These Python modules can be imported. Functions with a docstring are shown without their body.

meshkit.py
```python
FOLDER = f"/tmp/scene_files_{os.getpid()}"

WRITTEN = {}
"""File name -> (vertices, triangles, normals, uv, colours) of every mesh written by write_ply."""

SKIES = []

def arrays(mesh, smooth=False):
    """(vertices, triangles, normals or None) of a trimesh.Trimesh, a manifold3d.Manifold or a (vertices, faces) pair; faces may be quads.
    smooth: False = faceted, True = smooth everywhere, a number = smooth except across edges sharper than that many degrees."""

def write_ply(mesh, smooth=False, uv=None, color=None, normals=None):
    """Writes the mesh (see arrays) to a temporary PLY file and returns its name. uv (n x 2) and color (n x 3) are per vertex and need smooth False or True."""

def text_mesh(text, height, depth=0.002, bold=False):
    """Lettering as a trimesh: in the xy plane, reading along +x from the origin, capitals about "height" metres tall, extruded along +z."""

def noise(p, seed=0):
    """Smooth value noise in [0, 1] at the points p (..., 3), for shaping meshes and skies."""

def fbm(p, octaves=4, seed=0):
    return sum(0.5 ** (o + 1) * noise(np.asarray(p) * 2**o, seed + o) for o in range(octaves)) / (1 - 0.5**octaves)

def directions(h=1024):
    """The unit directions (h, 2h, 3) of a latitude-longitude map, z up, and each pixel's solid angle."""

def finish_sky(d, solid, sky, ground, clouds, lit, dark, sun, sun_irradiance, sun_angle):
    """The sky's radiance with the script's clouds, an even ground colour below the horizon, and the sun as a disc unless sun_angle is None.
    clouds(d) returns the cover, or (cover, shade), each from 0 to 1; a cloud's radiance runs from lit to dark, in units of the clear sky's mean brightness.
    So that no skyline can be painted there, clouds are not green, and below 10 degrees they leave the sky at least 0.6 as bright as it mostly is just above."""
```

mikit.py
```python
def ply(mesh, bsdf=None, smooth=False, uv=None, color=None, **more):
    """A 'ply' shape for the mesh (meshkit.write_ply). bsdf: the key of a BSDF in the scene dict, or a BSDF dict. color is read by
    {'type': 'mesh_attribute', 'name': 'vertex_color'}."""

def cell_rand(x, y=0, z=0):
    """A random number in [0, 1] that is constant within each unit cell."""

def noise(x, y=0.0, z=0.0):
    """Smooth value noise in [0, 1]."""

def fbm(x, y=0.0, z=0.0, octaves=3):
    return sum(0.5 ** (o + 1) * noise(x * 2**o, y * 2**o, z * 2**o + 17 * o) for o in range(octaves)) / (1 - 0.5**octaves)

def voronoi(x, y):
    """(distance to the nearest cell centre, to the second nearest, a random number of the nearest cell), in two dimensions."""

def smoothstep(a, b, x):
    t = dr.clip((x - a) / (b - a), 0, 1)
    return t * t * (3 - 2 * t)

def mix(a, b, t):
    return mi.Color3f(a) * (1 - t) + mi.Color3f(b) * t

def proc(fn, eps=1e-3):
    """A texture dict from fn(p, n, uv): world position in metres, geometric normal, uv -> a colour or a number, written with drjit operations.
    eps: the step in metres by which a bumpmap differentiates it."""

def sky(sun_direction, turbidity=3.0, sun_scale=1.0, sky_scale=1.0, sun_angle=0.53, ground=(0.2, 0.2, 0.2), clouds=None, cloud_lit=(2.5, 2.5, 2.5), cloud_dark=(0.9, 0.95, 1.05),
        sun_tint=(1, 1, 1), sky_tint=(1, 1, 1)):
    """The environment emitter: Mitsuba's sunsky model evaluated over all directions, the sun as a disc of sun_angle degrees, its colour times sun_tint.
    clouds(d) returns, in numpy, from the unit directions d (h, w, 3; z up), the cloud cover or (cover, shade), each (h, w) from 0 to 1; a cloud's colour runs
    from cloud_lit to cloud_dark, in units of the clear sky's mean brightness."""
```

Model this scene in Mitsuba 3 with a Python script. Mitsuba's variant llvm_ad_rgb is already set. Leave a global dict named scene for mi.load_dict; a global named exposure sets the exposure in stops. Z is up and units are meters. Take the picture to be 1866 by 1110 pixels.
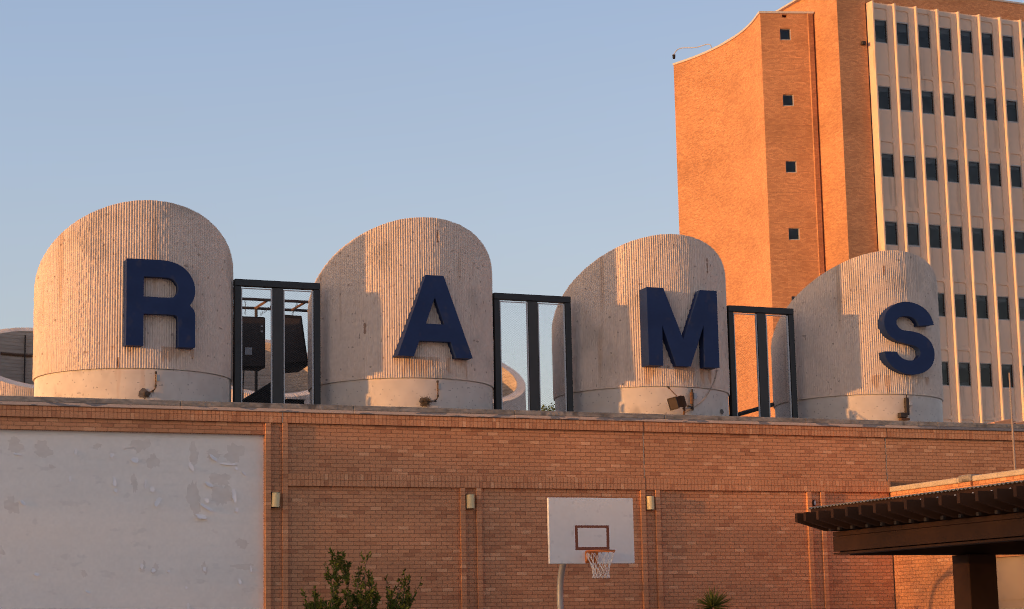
import math, random
import numpy as np
import trimesh, mitsuba as mi, drjit as dr
from shapely.geometry import Polygon, box as sbox
from shapely import affinity
import mikit, meshkit
from mikit import proc, noise, fbm, voronoi, cell_rand, smoothstep, mix

T = mi.ScalarTransform4f
scene, labels = {}, {}
rng = np.random.default_rng(7)
random.seed(7)

# ------------------------------------------------------------------ camera, sky, exposure
EYE = np.array([0.0, 0.0, 1.93])
FWD = np.array([0.38332614, 0.91109552, 0.15154548])
UP = np.array([-0.03986442, -0.14760541, 0.98824262])
scene['camera'] = {'type': 'perspective', 'fov': 30.3293, 'fov_axis': 'x', 'near_clip': 0.5, 'far_clip': 5000.0,
                   'principal_point_offset_y': -0.06036,
                   'to_world': T().look_at(origin=EYE.tolist(), target=(EYE + 10 * FWD).tolist(), up=UP.tolist())}
SUN_AZ, SUN_EL = math.radians(6.2), math.radians(3.9)      # low evening sun from the left, almost along the facade
SUN = [-math.cos(SUN_AZ) * math.cos(SUN_EL), -math.sin(SUN_AZ) * math.cos(SUN_EL), math.sin(SUN_EL)]
scene['sky'] = mikit.sky(SUN, turbidity=4.0, sun_scale=1.13, sky_scale=1.05, sun_tint=(0.92, 1.09, 2.9), sky_tint=(0.90, 0.975, 1.42),
                         ground=(0.30, 0.27, 0.23), cloud_lit=(1.0, 1.0, 1.0), cloud_dark=(1.0, 1.0, 1.0),
                         clouds=lambda d: 0.09 * np.clip(meshkit.fbm(d * [5.0, 5.0, 22.0] + 3.1, 5, 4) * 2.2 - 0.75, 0, 1))
exposure = 3.55

# ------------------------------------------------------------------ helpers
def unique(key):
    if key not in scene and key not in labels and not any(k.startswith(key + '__') for k in USED):
        return key
    i = COUNT.get(key, 0)
    while True:
        i += 1
        k = f'{key}_{i:03d}'
        if k not in scene and k not in labels and k not in USED:
            COUNT[key] = i
            return k
COUNT, USED = {}, set()

def thing(name, label, cat, group=None, kind=None):
    key = unique(name)
    USED.add(key)
    labels[key] = {'label': label, 'category': cat}
    if group: labels[key]['group'] = group
    if kind: labels[key]['kind'] = kind
    return key

def put(key, mesh, bsdf, smooth=False, uv=None, label=None, kind=None):
    """one entry of the scene; a repeat of the key gets a number"""
    base, i = key, COUNT.get(key, 0)
    while key in scene:
        i += 1
        key = f'{base}_{i:03d}'
    COUNT[base] = i
    scene[key] = mesh if isinstance(mesh, dict) else mikit.ply(mesh, bsdf, smooth=smooth, uv=uv)
    if label or kind:
        labels[key] = {}
        if label: labels[key]['label'] = label
        if kind: labels[key]['kind'] = kind
    return key

BOXF = np.array([[0, 2, 1], [0, 3, 2], [4, 5, 6], [4, 6, 7], [0, 1, 5], [0, 5, 4], [1, 2, 6], [1, 6, 5], [2, 3, 7], [2, 7, 6], [3, 0, 4], [3, 4, 7]])
def bx(x0, x1, y0, y1, z0, z1):
    v = np.array([[x0, y0, z0], [x1, y0, z0], [x1, y1, z0], [x0, y1, z0], [x0, y0, z1], [x1, y0, z1], [x1, y1, z1], [x0, y1, z1]], float)
    return v, BOXF

def join(parts):
    V, F, n = [], [], 0
    for p in parts:
        v, f = (np.asarray(p.vertices), np.asarray(p.faces)) if hasattr(p, 'vertices') else p
        V.append(v); F.append(f + n); n += len(v)
    return np.vstack(V), np.vstack(F)

def mv(m, dx=0, dy=0, dz=0):
    v, f = (np.asarray(m.vertices), np.asarray(m.faces)) if hasattr(m, 'vertices') else m
    return v + np.array([dx, dy, dz]), f

def xf(m, M):
    v, f = (np.asarray(m.vertices), np.asarray(m.faces)) if hasattr(m, 'vertices') else m
    return v @ np.asarray(M)[:3, :3].T + np.asarray(M)[:3, 3], f

def bevel_box(x0, x1, y0, y1, z0, z1, b=0.006):
    import manifold3d as m3
    pts = []
    for (sx, ax, bx_) in ((1, x0, x1),):
        pass
    c = [(x0, x1), (y0, y1), (z0, z1)]
    for i in (0, 1):
        for j in (0, 1):
            for k in (0, 1):
                p = np.array([c[0][i], c[1][j], c[2][k]])
                s = np.array([1 - 2 * i, 1 - 2 * j, 1 - 2 * k]) * b
                for ax in range(3):
                    q = p + s; q[ax] = p[ax]
                    pts.append(q)
    h = trimesh.convex.convex_hull(np.array(pts))
    return np.asarray(h.vertices), np.asarray(h.faces)

def tube(pts, r, sides=8, cap=True):
    p = np.asarray(pts, float)
    rr = np.broadcast_to(np.asarray(r, float), (len(p),))
    t = np.gradient(p, axis=0)
    t /= np.linalg.norm(t, axis=1, keepdims=True) + 1e-12
    ref = np.array([0.13, 0.21, 1.0]) if np.abs(t[:, 2]).mean() < 0.8 else np.array([1.0, 0.2, 0.1])
    a = np.cross(t, ref); a /= np.linalg.norm(a, axis=1, keepdims=True)
    b = np.cross(t, a)
    ang = np.arange(sides) * 2 * np.pi / sides
    v = p[:, None] + rr[:, None, None] * (np.cos(ang)[None, :, None] * a[:, None] + np.sin(ang)[None, :, None] * b[:, None])
    n = len(p)
    i, j = np.meshgrid(np.arange(n - 1), np.arange(sides), indexing='ij')
    q = np.stack([i * sides + j, i * sides + (j + 1) % sides, (i + 1) * sides + (j + 1) % sides, (i + 1) * sides + j], -1).reshape(-1, 4)
    f = np.vstack([q[:, [0, 1, 2]], q[:, [0, 2, 3]]])
    v = v.reshape(-1, 3)
    if cap:
        v = np.vstack([v, p[:1], p[-1:]])
        k = np.arange(sides)
        f = np.vstack([f, np.stack([(k + 1) % sides, k, k * 0 + n * sides], 1),
                       np.stack([(n - 1) * sides + k, (n - 1) * sides + (k + 1) % sides, k * 0 + n * sides + 1], 1)])
    return v, f

def spline(pts, n=24):
    from scipy.interpolate import CubicSpline
    p = np.asarray(pts, float)
    s = np.r_[0, np.cumsum(np.linalg.norm(np.diff(p, axis=0), axis=1))]
    return CubicSpline(s, p)(np.linspace(0, s[-1], n))

def extrude(poly, depth):
    """shapely polygon in (x, z) -> solid from y = 0 (front) to y = depth"""
    gs = getattr(poly, 'geoms', [poly])
    out = []
    for g in gs:
        m = trimesh.creation.extrude_polygon(g, depth, engine='earcut')
        v = np.asarray(m.vertices)
        out.append((np.stack([v[:, 0], v[:, 2], v[:, 1]], 1), np.asarray(m.faces)[:, ::-1]))
    return join(out)

def plan_extrude(poly, z0, z1):
    out = []
    for g in getattr(poly, 'geoms', [poly]):
        m = trimesh.creation.extrude_polygon(g, z1 - z0, engine='earcut')
        v = np.asarray(m.vertices).copy(); v[:, 2] += z0
        out.append((v, np.asarray(m.faces)))
    return join(out)

def explode(m):
    v, f = m
    return v[f].reshape(-1, 3), np.arange(len(f) * 3).reshape(-1, 3)

# ------------------------------------------------------------------ materials
def mat(key, fn=None, color=None, rough=0.8, bump=None, bscale=1.0, eps=2e-3, **more):
    d = {'type': 'principled', 'base_color': proc(fn) if fn else {'type': 'rgb', 'value': list(color)}, 'roughness': rough, **more}
    if bump:
        d = {'type': 'bumpmap', 'arbitrary': {'type': 'proc', **{k: v for k, v in proc(bump, eps).items() if k != 'type'}}, 'scale': bscale, 'bsdf': d}
    scene[key] = {'type': 'twosided', 'bsdf': d}
    return key

def col(r, g, b):
    return mi.Color3f(r, g, b)

def f_brick(p, n, uv):                                   # uv.x: this brick's own tone, uv.y: its own number
    t = uv.x
    c = mix(col(0.47, 0.196, 0.096), col(0.60, 0.274, 0.136), smoothstep(0.0, 0.55, t))
    c = mix(c, col(0.72, 0.37, 0.195), smoothstep(0.7, 1.0, t))
    g = fbm(p.x * 38, p.y * 38, p.z * 60, 3)
    s = noise(p.x * 150 + 7, p.y * 150, p.z * 150)
    w = fbm(p.x * 0.9 + 3, p.y * 0.9, p.z * 1.7, 3)
    return c * (0.74 + 0.34 * g + 0.14 * s) * (0.80 + 0.38 * w)
def f_mortar(p, n, uv):
    return mix(col(0.24, 0.108, 0.055), col(0.38, 0.19, 0.105), fbm(p.x * 9, p.y * 9, p.z * 14, 3))
mat('brick_clay', f_brick, rough=0.85, specular=0.25)
mat('mortar', f_mortar, rough=0.95, specular=0.1)

def f_far_brick(p, n, uv):                               # uv in metres along the wall and up
    v = uv.y / 0.0677
    row = dr.floor(v)
    u = uv.x / 0.2032 + 0.5 * (row - 2 * dr.floor(row / 2))
    r = cell_rand(u, row, 3)
    r2 = cell_rand(dr.floor(u / 3), row, 9)
    fu, fv = u - dr.floor(u), v - row
    joint = dr.maximum(smoothstep(0.955, 0.985, fu), smoothstep(0.86, 0.93, fv))
    c = mix(col(0.42, 0.185, 0.088), col(0.60, 0.295, 0.145), r * 0.75 + r2 * 0.25)
    w = fbm(uv.x * 0.55, uv.y * 0.8, 4.0, 3)
    c = c * (0.82 + 0.36 * w)
    return mix(c, col(0.34, 0.16, 0.085), joint * 0.8)
def b_far_brick(p, n, uv):
    v = uv.y / 0.0677
    row = dr.floor(v)
    u = uv.x / 0.2032 + 0.5 * (row - 2 * dr.floor(row / 2))
    fu, fv = u - dr.floor(u), v - row
    j = dr.maximum(smoothstep(0.95, 0.98, fu), smoothstep(0.84, 0.92, fv))
    return 0.006 * cell_rand(u, row, 5) - 0.008 * j
mat('tower_brick', f_far_brick, rough=0.9, specular=0.15, bump=b_far_brick, bscale=1.0, eps=6e-3)

def f_rib(p, n, uv):
    a = fbm(p.x * 16, p.y * 16, p.z * 16, 3)
    big = fbm(p.x * 1.1 + 5, p.y * 1.1, p.z * 0.8 + 2, 4)
    c = mix(col(0.59, 0.44, 0.345), col(0.78, 0.615, 0.50), 0.25 + 0.75 * a)
    grime = smoothstep(0.52, 0.72, big) * (0.4 + 0.6 * fbm(p.x * 7, p.y * 7, p.z * 3, 2))
    c = mix(c, col(0.31, 0.255, 0.215), grime * 0.55)
    run = smoothstep(0.66, 0.80, fbm(p.x * 5.5 + 11, p.y * 5.5, p.z * 0.35, 3))   # rust runs
    c = mix(c, col(0.42, 0.24, 0.13), run * 0.40)
    k = dr.round((p.x - 6.739) / 5.0646)
    dx = p.x - 6.739 - 5.0646 * k
    front = dr.select(p.y < 35.0, 1.0, 0.0)
    under = smoothstep(0.46, 0.62, fbm(p.x * 9 + 3 * k, 1.0, p.z * 1.6, 3) - 0.9 * dr.maximum(0.0, 6.72 - p.z)) * dr.select((p.z < 6.86) & (dr.abs(dx) < 0.72), 1.0, 0.0)   # rust washed off the letter fixings
    c = mix(c, col(0.47, 0.25, 0.13), under * front * 0.55)
    edge = 0.012 + 0.010 * noise(p.z * 30, k)
    for kk, mx, z0, z1 in ((1, 0.12, 8.98, 9.22), (0, -0.60, 6.48, 6.66), (0, -0.48, 8.15, 8.30), (2, 0.72, 8.75, 9.05), (3, -0.35, 8.9, 9.1), (1, -1.15, 7.3, 7.5)):
        m_ = dr.select((dr.abs(k - kk) < 0.5) & (dr.abs(dx - mx) < edge) & (p.z > z0) & (p.z < z1), 1.0, 0.0)
        c = mix(c, col(0.26, 0.115, 0.06), m_ * front * (0.5 + 0.5 * a))
    spot = smoothstep(0.86, 0.90, noise(p.x * 19 + 2, p.y * 19, p.z * 13))
    return mix(c, col(0.22, 0.13, 0.09), spot * 0.55)
mat('rib_concrete', f_rib, rough=0.92, specular=0.2)

def f_band(p, n, uv):
    a = fbm(p.x * 5, p.y * 5, p.z * 5, 4)
    c = mix(col(0.54, 0.45, 0.38), col(0.67, 0.575, 0.495), a)
    s = smoothstep(0.60, 0.78, fbm(p.x * 3 + 9, p.y * 3, p.z * 1.2, 4))
    c = mix(c, col(0.33, 0.27, 0.23), s * 0.5)
    r = smoothstep(0.66, 0.78, fbm(p.x * 9 + 1, p.y * 9, p.z * 0.9, 3))
    c = mix(c, col(0.50, 0.32, 0.21), r * 0.35)
    d = smoothstep(0.84, 0.88, noise(p.x * 26, p.y * 26, p.z * 26))
    return mix(c, col(0.20, 0.16, 0.14), d * 0.5)
mat('board_concrete', lambda p, n, uv: mix(col(0.32, 0.245, 0.19), col(0.50, 0.39, 0.305), fbm(p.x * 2.5, p.y * 2.5, p.z * 9, 4)), rough=0.95)
mat('band_concrete', f_band, rough=0.85, specular=0.25, bump=lambda p, n, uv: 0.004 * fbm(p.x * 14, p.y * 14, p.z * 14, 3), eps=5e-3)

def f_coping(p, n, uv):
    a = fbm(p.x * 2.6, p.y * 2.6, p.z * 12, 4)
    b = fbm(p.x * 11 + 4, p.y * 11, p.z * 22, 3)
    c = mix(col(0.17, 0.15, 0.13), col(0.36, 0.31, 0.265), smoothstep(0.25, 0.75, 0.5 * a + 0.5 * b))
    return mix(c, col(0.085, 0.075, 0.068), smoothstep(0.58, 0.74, fbm(p.x * 5 + 30, p.y * 5, p.z * 3, 3)) * 0.8)
mat('old_concrete', f_coping, rough=0.95, specular=0.15, bump=lambda p, n, uv: 0.008 * fbm(p.x * 18, p.y * 18, p.z * 18, 3), eps=4e-3)

def f_fascia(p, n, uv):                                  # paint flaking off grey metal
    a = fbm(p.x * 3.0, p.y * 3.0, p.z * 14, 4)
    b = fbm(p.x * 17 + 2, p.y * 17, p.z * 30, 3)
    paint = mix(col(0.50, 0.345, 0.25), col(0.62, 0.45, 0.34), b)
    bare = mix(col(0.14, 0.13, 0.13), col(0.26, 0.24, 0.235), b)
    lean = smoothstep(21.6, 22.4, p.x)                   # the paint is gone from the last sheet on
    return mix(paint, bare, dr.maximum(smoothstep(0.585, 0.615, a + 0.10 * (b - 0.5)), lean * smoothstep(0.2, 0.3, b + 0.1)))
mat('flaking_fascia', f_fascia, rough=0.7)

def f_panel(p, n, uv):
    a = fbm(p.x * 1.3, p.z * 1.3, 3.0, 4)
    b = fbm(p.x * 24, p.z * 24, 1.0, 3)
    k = fbm(p.x * 0.8 + 3, p.z * 6.0, 8.0, 4)
    c = mix(col(0.75, 0.695, 0.625), col(0.83, 0.775, 0.70), 0.55 * a + 0.45 * k)
    c = c * (0.95 + 0.1 * b)
    return mix(c, col(0.40, 0.365, 0.345), smoothstep(0.70, 0.80, fbm(p.x * 4, p.z * 7, 21.0, 4)) * 0.15)
def b_panel(p, n, uv):
    z = p.z / 0.203
    fz = z - dr.floor(z)
    return -0.0035 * (1 - smoothstep(0.0, 0.05, dr.minimum(fz, 1 - fz))) + 0.0015 * fbm(p.x * 3, p.z * 4, 0.0, 4) + 0.0012 * fbm(p.x * 40, p.z * 40, 5.0, 2)
mat('old_white_paint', f_panel, rough=0.6, specular=0.35, bump=b_panel, eps=4e-3)
def f_flake(p, n, uv):
    return mix(col(0.78, 0.73, 0.69), col(0.85, 0.81, 0.77), fbm(p.x * 14, p.y * 14, p.z * 14, 3))
mat('paint_flake', f_flake, rough=0.6)
def f_patch(p, n, uv):
    return mix(col(0.64, 0.58, 0.515), col(0.745, 0.685, 0.615), fbm(p.x * 11, p.z * 17, 2.0, 4))
mat('bare_primer', f_patch, rough=0.85)

def f_navy(p, n, uv):
    a = fbm(p.x * 2.2, p.y * 2.2, p.z * 2.2, 4)
    b = fbm(p.x * 30, p.y * 30, p.z * 30, 2)
    return mix(mix(col(0.006, 0.016, 0.062), col(0.016, 0.036, 0.115), 0.7 * a + 0.3 * b), col(0.055, 0.055, 0.075), smoothstep(0.62, 0.78, fbm(p.x * 7 + 3, p.y * 7, p.z * 4, 4)) * 0.35)
mat('navy_enamel', f_navy, rough=0.5, specular=0.2, bump=lambda p, n, uv: 0.006 * fbm(p.x * 2.5, p.y * 2.5, p.z * 2.5, 2), eps=1e-2)
mat('black_frame', lambda p, n, uv: mix(col(0.012, 0.011, 0.011), col(0.028, 0.026, 0.025), fbm(p.x * 6, p.y * 6, p.z * 2, 3)), rough=0.5)
mat('bronze_frame', lambda p, n, uv: mix(col(0.030, 0.025, 0.022), col(0.055, 0.047, 0.040), fbm(p.x * 6, p.y * 6, p.z * 2, 3)), rough=0.5)
mat('galvanised', lambda p, n, uv: mix(col(0.52, 0.49, 0.46), col(0.66, 0.63, 0.60), fbm(p.x * 20, p.y * 20, p.z * 8, 3)), rough=0.6)
mat('wire', color=(0.13, 0.12, 0.115), rough=0.6)
mat('weathered_mast', color=(0.27, 0.20, 0.165), rough=0.7)
mat('speaker_black', lambda p, n, uv: mix(col(0.010, 0.009, 0.009), col(0.024, 0.021, 0.019), fbm(p.x * 9, p.y * 9, p.z * 9, 3)), rough=0.75, specular=0.2)
mat('grey_plate', color=(0.42, 0.41, 0.40), rough=0.6)
def f_rust(p, n, uv):
    return mix(col(0.055, 0.030, 0.020), col(0.20, 0.095, 0.048), fbm(p.x * 25, p.y * 25, p.z * 25, 3))
mat('rusty_iron', f_rust, rough=0.9)
mat('dark_iron', lambda p, n, uv: mix(col(0.018, 0.014, 0.012), col(0.06, 0.042, 0.034), fbm(p.x * 22, p.y * 22, p.z * 22, 3)), rough=0.8)
mat('cable_grey', color=(0.36, 0.27, 0.21), rough=0.8)
mat('scorch', lambda p, n, uv: mix(col(0.055, 0.045, 0.04), col(0.22, 0.18, 0.155), fbm(p.x * 30, p.y * 30, p.z * 30, 3)), rough=1.0)
mat('cream_lamp', lambda p, n, uv: mix(col(0.60, 0.47, 0.24), col(0.72, 0.58, 0.32), fbm(p.x * 18, p.y * 18, p.z * 5, 3)), rough=0.5)
mat('board_white', lambda p, n, uv: mix(mix(col(0.69, 0.645, 0.59), col(0.79, 0.745, 0.685), 0.6 * fbm(p.x * 3, p.z * 3, 1.0, 4) + 0.4 * fbm(p.x * 22, p.z * 22, 6.0, 2)), col(0.40, 0.37, 0.35), smoothstep(0.66, 0.78, fbm(p.x * 9 + 7, p.z * 9, 3.0, 4)) * 0.22), rough=0.45)
mat('target_paint', color=(0.19, 0.055, 0.026), rough=0.6)
mat('rim_orange', lambda p, n, uv: mix(col(0.42, 0.10, 0.02), col(0.62, 0.19, 0.045), fbm(p.x * 18, p.y * 18, p.z * 18, 3)), rough=0.5)
mat('net_white', color=(0.62, 0.60, 0.57), rough=0.9)
mat('pole_steel', lambda p, n, uv: mix(col(0.30, 0.285, 0.27), col(0.44, 0.42, 0.40), fbm(p.x * 8, p.y * 8, p.z * 3, 3)), rough=0.5, metallic=0.4)
mat('brown_steel', lambda p, n, uv: mix(col(0.042, 0.017, 0.0075), col(0.072, 0.029, 0.012), fbm(p.x * 5, p.y * 5, p.z * 5, 4)), rough=0.7, specular=0.15)
mat('roof_sheet', lambda p, n, uv: mix(col(0.24, 0.185, 0.125), col(0.38, 0.30, 0.21), fbm(p.x * 5, p.y * 9, p.z * 9, 3)), rough=0.6)
mat('limestone', lambda p, n, uv: mix(col(0.36, 0.29, 0.215), col(0.52, 0.43, 0.33), fbm(p.x * 6, p.y * 6, p.z * 10, 4)), rough=0.9)
mat('grey_door', lambda p, n, uv: mix(col(0.20, 0.155, 0.125), col(0.25, 0.195, 0.16), fbm(p.x * 2, p.y * 2, p.z * 2, 3)), rough=0.7)
def f_precast(p, n, uv):
    a = fbm(p.x * 1.2, p.y * 1.2, p.z * 0.5, 4)
    c = mix(col(0.68, 0.485, 0.35), col(0.78, 0.575, 0.42), a)
    st = smoothstep(0.60, 0.76, fbm(p.x * 3.2 + 4, p.y * 3.2, p.z * 0.28, 3))
    return mix(c, col(0.36, 0.25, 0.17), st * 0.40)
mat('precast', f_precast, rough=0.9, specular=0.2)
mat('window_metal', color=(0.40, 0.38, 0.36), rough=0.5)
mat('window_bronze', color=(0.050, 0.034, 0.026), rough=0.5)
mat('blind', color=(0.20, 0.21, 0.21), rough=0.8)
mat('room_wall', color=(0.34, 0.33, 0.31), rough=0.9)
scene['glass'] = {'type': 'thindielectric', 'int_ior': 1.5, 'specular_reflectance': {'type': 'rgb', 'value': 0.45}, 'specular_transmittance': {'type': 'rgb', 'value': 0.6}}
mat('tower_cap', color=(0.52, 0.45, 0.38), rough=0.6)
mat('roof_deck', lambda p, n, uv: mix(col(0.22, 0.19, 0.16), col(0.32, 0.28, 0.24), fbm(p.x * 3, p.y * 3, p.z * 3, 4)), rough=1.0)
mat('ground_mat', lambda p, n, uv: mix(col(0.31, 0.27, 0.22), col(0.43, 0.38, 0.315), fbm(p.x * 0.7, p.y * 0.7, 1.0, 5)), rough=1.0)
mat('orange_metal', color=(0.55, 0.26, 0.13), rough=0.7)
mat('bark', lambda p, n, uv: mix(col(0.07, 0.05, 0.034), col(0.14, 0.10, 0.07), fbm(p.x * 40, p.y * 40, p.z * 12, 3)), rough=0.95)
def leafmat(key, a, b):
    f = lambda p, n, uv: mix(col(*a), col(*b), uv.x)
    scene[key] = {'type': 'principledthin', 'base_color': proc(f), 'roughness': 0.55, 'diff_trans': 0.5, 'spec_trans': 0.0}
mat('shade_leaf', color=(0.07, 0.085, 0.03), rough=0.8)
leafmat('leaf', (0.048, 0.064, 0.013), (0.20, 0.215, 0.045))
leafmat('yucca_leaf', (0.060, 0.085, 0.020), (0.20, 0.22, 0.065))

# ------------------------------------------------------------------ the ground
g = 3000.0
put('ground', (np.array([[-g, -g, 0], [g, -g, 0], [g, g, 0], [-g, g, 0]], float), np.array([[0, 1, 2], [0, 2, 3]])), 'ground_mat')
labels['ground'] = {'label': 'flat dusty ground in front of the brick building', 'category': 'ground', 'kind': 'structure'}

# ------------------------------------------------------------------ the low brick building
D = 31.40            # main brick face
PF = D - 0.06        # face of the bands and pilasters
PANEL = 31.49        # face of the white panel
XA = 21.19           # the side wall that comes forward
XL, XR = 1.0, 25.6
ZTOP = 5.735
hall = thing('brick_hall', 'long low orange brick building with grey coping, blue letters standing along its roof', 'building')
# masonry behind the bricks, with the recess of the white panel
core = sbox(XL, 0.0, XR, ZTOP).difference(sbox(2.0, 0.9, 8.577, 5.345))
wall = put(hall + '__wall', join([mv(extrude(core, 0.30), 0, D + 0.009, 0), bx(1.9, 8.7, 31.56, 31.80, 0.8, 5.4)]), 'mortar')
put(hall + '__roof', bx(XL, 34.0, 31.85, 52.0, 5.35, 5.50), 'roof_deck')
put(hall + '__rear_wall', join([bx(XL, XL + .3, 31.72, 52, 0, 5.34), bx(33.7, 34, 31.72, 52, 0, 5.34), bx(XL + .31, 33.69, 51.7, 52, 0, 5.34)]), 'mortar')

def tone():
    r = rng.random()
    if r < 0.08: return 0.02 + 0.2 * rng.random()
    if r < 0.89: return 0.36 + 0.26 * rng.random()
    return 0.68 + 0.32 * rng.random()
TONES = [0.06, 0.2, 0.36, 0.42, 0.48, 0.53, 0.58, 0.64, 0.78, 0.92]

class Pieces:
    """boxes of one kind: the nearest 300 become entries of their own, the rest one mesh"""
    def __init__(self, key, many_key, most=300):
        self.key, self.many, self.most, self.items, self.protos = key, many_key, most, [], {}
    def add(self, c, size, ok=True):
        self.items.append((np.array(c, float), tuple(round(s, 4) for s in size), tone(), ok))
    def build(self):
        seen = [i for i in range(len(self.items)) if self.items[i][3]]
        seen.sort(key=lambda i: -min(self.items[i][1][0] + self.items[i][1][1], .3) / np.linalg.norm(self.items[i][0] - EYE) * 1.0)
        single = set(seen[:self.most])
        V, F, U, n = [], [], [], 0
        for i, (c, s, t, ok) in enumerate(self.items):
            h = np.array(s) / 2
            if i in single:
                t = min(TONES, key=lambda q: abs(q - t))
                pk = (s, t)
                if pk not in self.protos:
                    v, f = explode(bx(-h[0], h[0], -h[1], h[1], -h[2], h[2]))
                    self.protos[pk] = mikit.ply((v, f), 'brick_clay', uv=np.tile([t, rng.random()], (len(v), 1)))
                put(self.key, {**self.protos[pk], 'to_world': T().translate(c.tolist())}, None)
            else:
                v, f = bx(-h[0], h[0], -h[1], h[1], -h[2], h[2])
                V.append(v + c); F.append(f + n); U.append(np.tile([t, rng.random()], (8, 1))); n += 8
        if V:
            put(self.many, (np.vstack(V), np.vstack(F)), 'brick_clay', uv=np.vstack(U), kind='stuff')

CH, BL, J = 0.0677, 0.2032, 0.0095      # course height, brick module, joint
bricks = Pieces(hall + '__wall__brick', hall + '__wall__brickwork')
rowlocks = Pieces(hall + '__wall__rowlock_brick', hall + '__wall__rowlock_course')
pilbricks = Pieces(hall + '__pilaster__brick', hall + '__pilaster__brickwork')

def field(P, x0, x1, z0, z1, yf, vis):
    """running bond from the top down"""
    row, z = 0, z1
    while z > z0 + 0.02:
        zb = max(z - CH, z0)
        k = int(round((5.547 - z) / CH))
        x = math.floor(x0 / BL) * BL + (0.5 * BL if k % 2 else 0.0) - BL
        while x < x1:
            a, b = max(x, x0), min(x + BL, x1)
            if b - a > 0.03:
                dep = 0.05
                y = yf + dep / 2 + rng.uniform(-.0015, .002)
                P.add(((a + b) / 2, y, (z + zb) / 2), (b - a - J, dep, z - zb - J), vis(a, z))
            x += BL
        z -= CH
vis_main = lambda x, z: x > 3.6 and z > 2.2 and not (x > 20.8 and z < 4.4)
field(bricks, XL, 8.577, 5.345, 5.547, D, vis_main)
field(bricks, 8.667, 8.876, 0.0, 5.547, D, vis_main)
field(bricks, 8.966, 15.815, 4.685, 5.547, D, vis_main)
field(bricks, 15.833, 21.15, 4.685, 5.547, D, vis_main)
field(bricks, 21.168, XR, 4.685, 5.547, D, vis_main)
PIL = [8.577, 8.876, 12.134, 12.442, 15.710, 16.016, 19.280, 19.585]
edges = [8.966] + [e for p in PIL[2:] for e in (p, p + 0.09)] + [XA - .005]
for a, b in zip(edges[0::2], edges[1::2]):
    field(bricks, a, b, 0.0, 4.465, D, vis_main)
field(bricks, XL, 2.0, 0.0, 5.345, D, lambda x, z: False)
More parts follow.
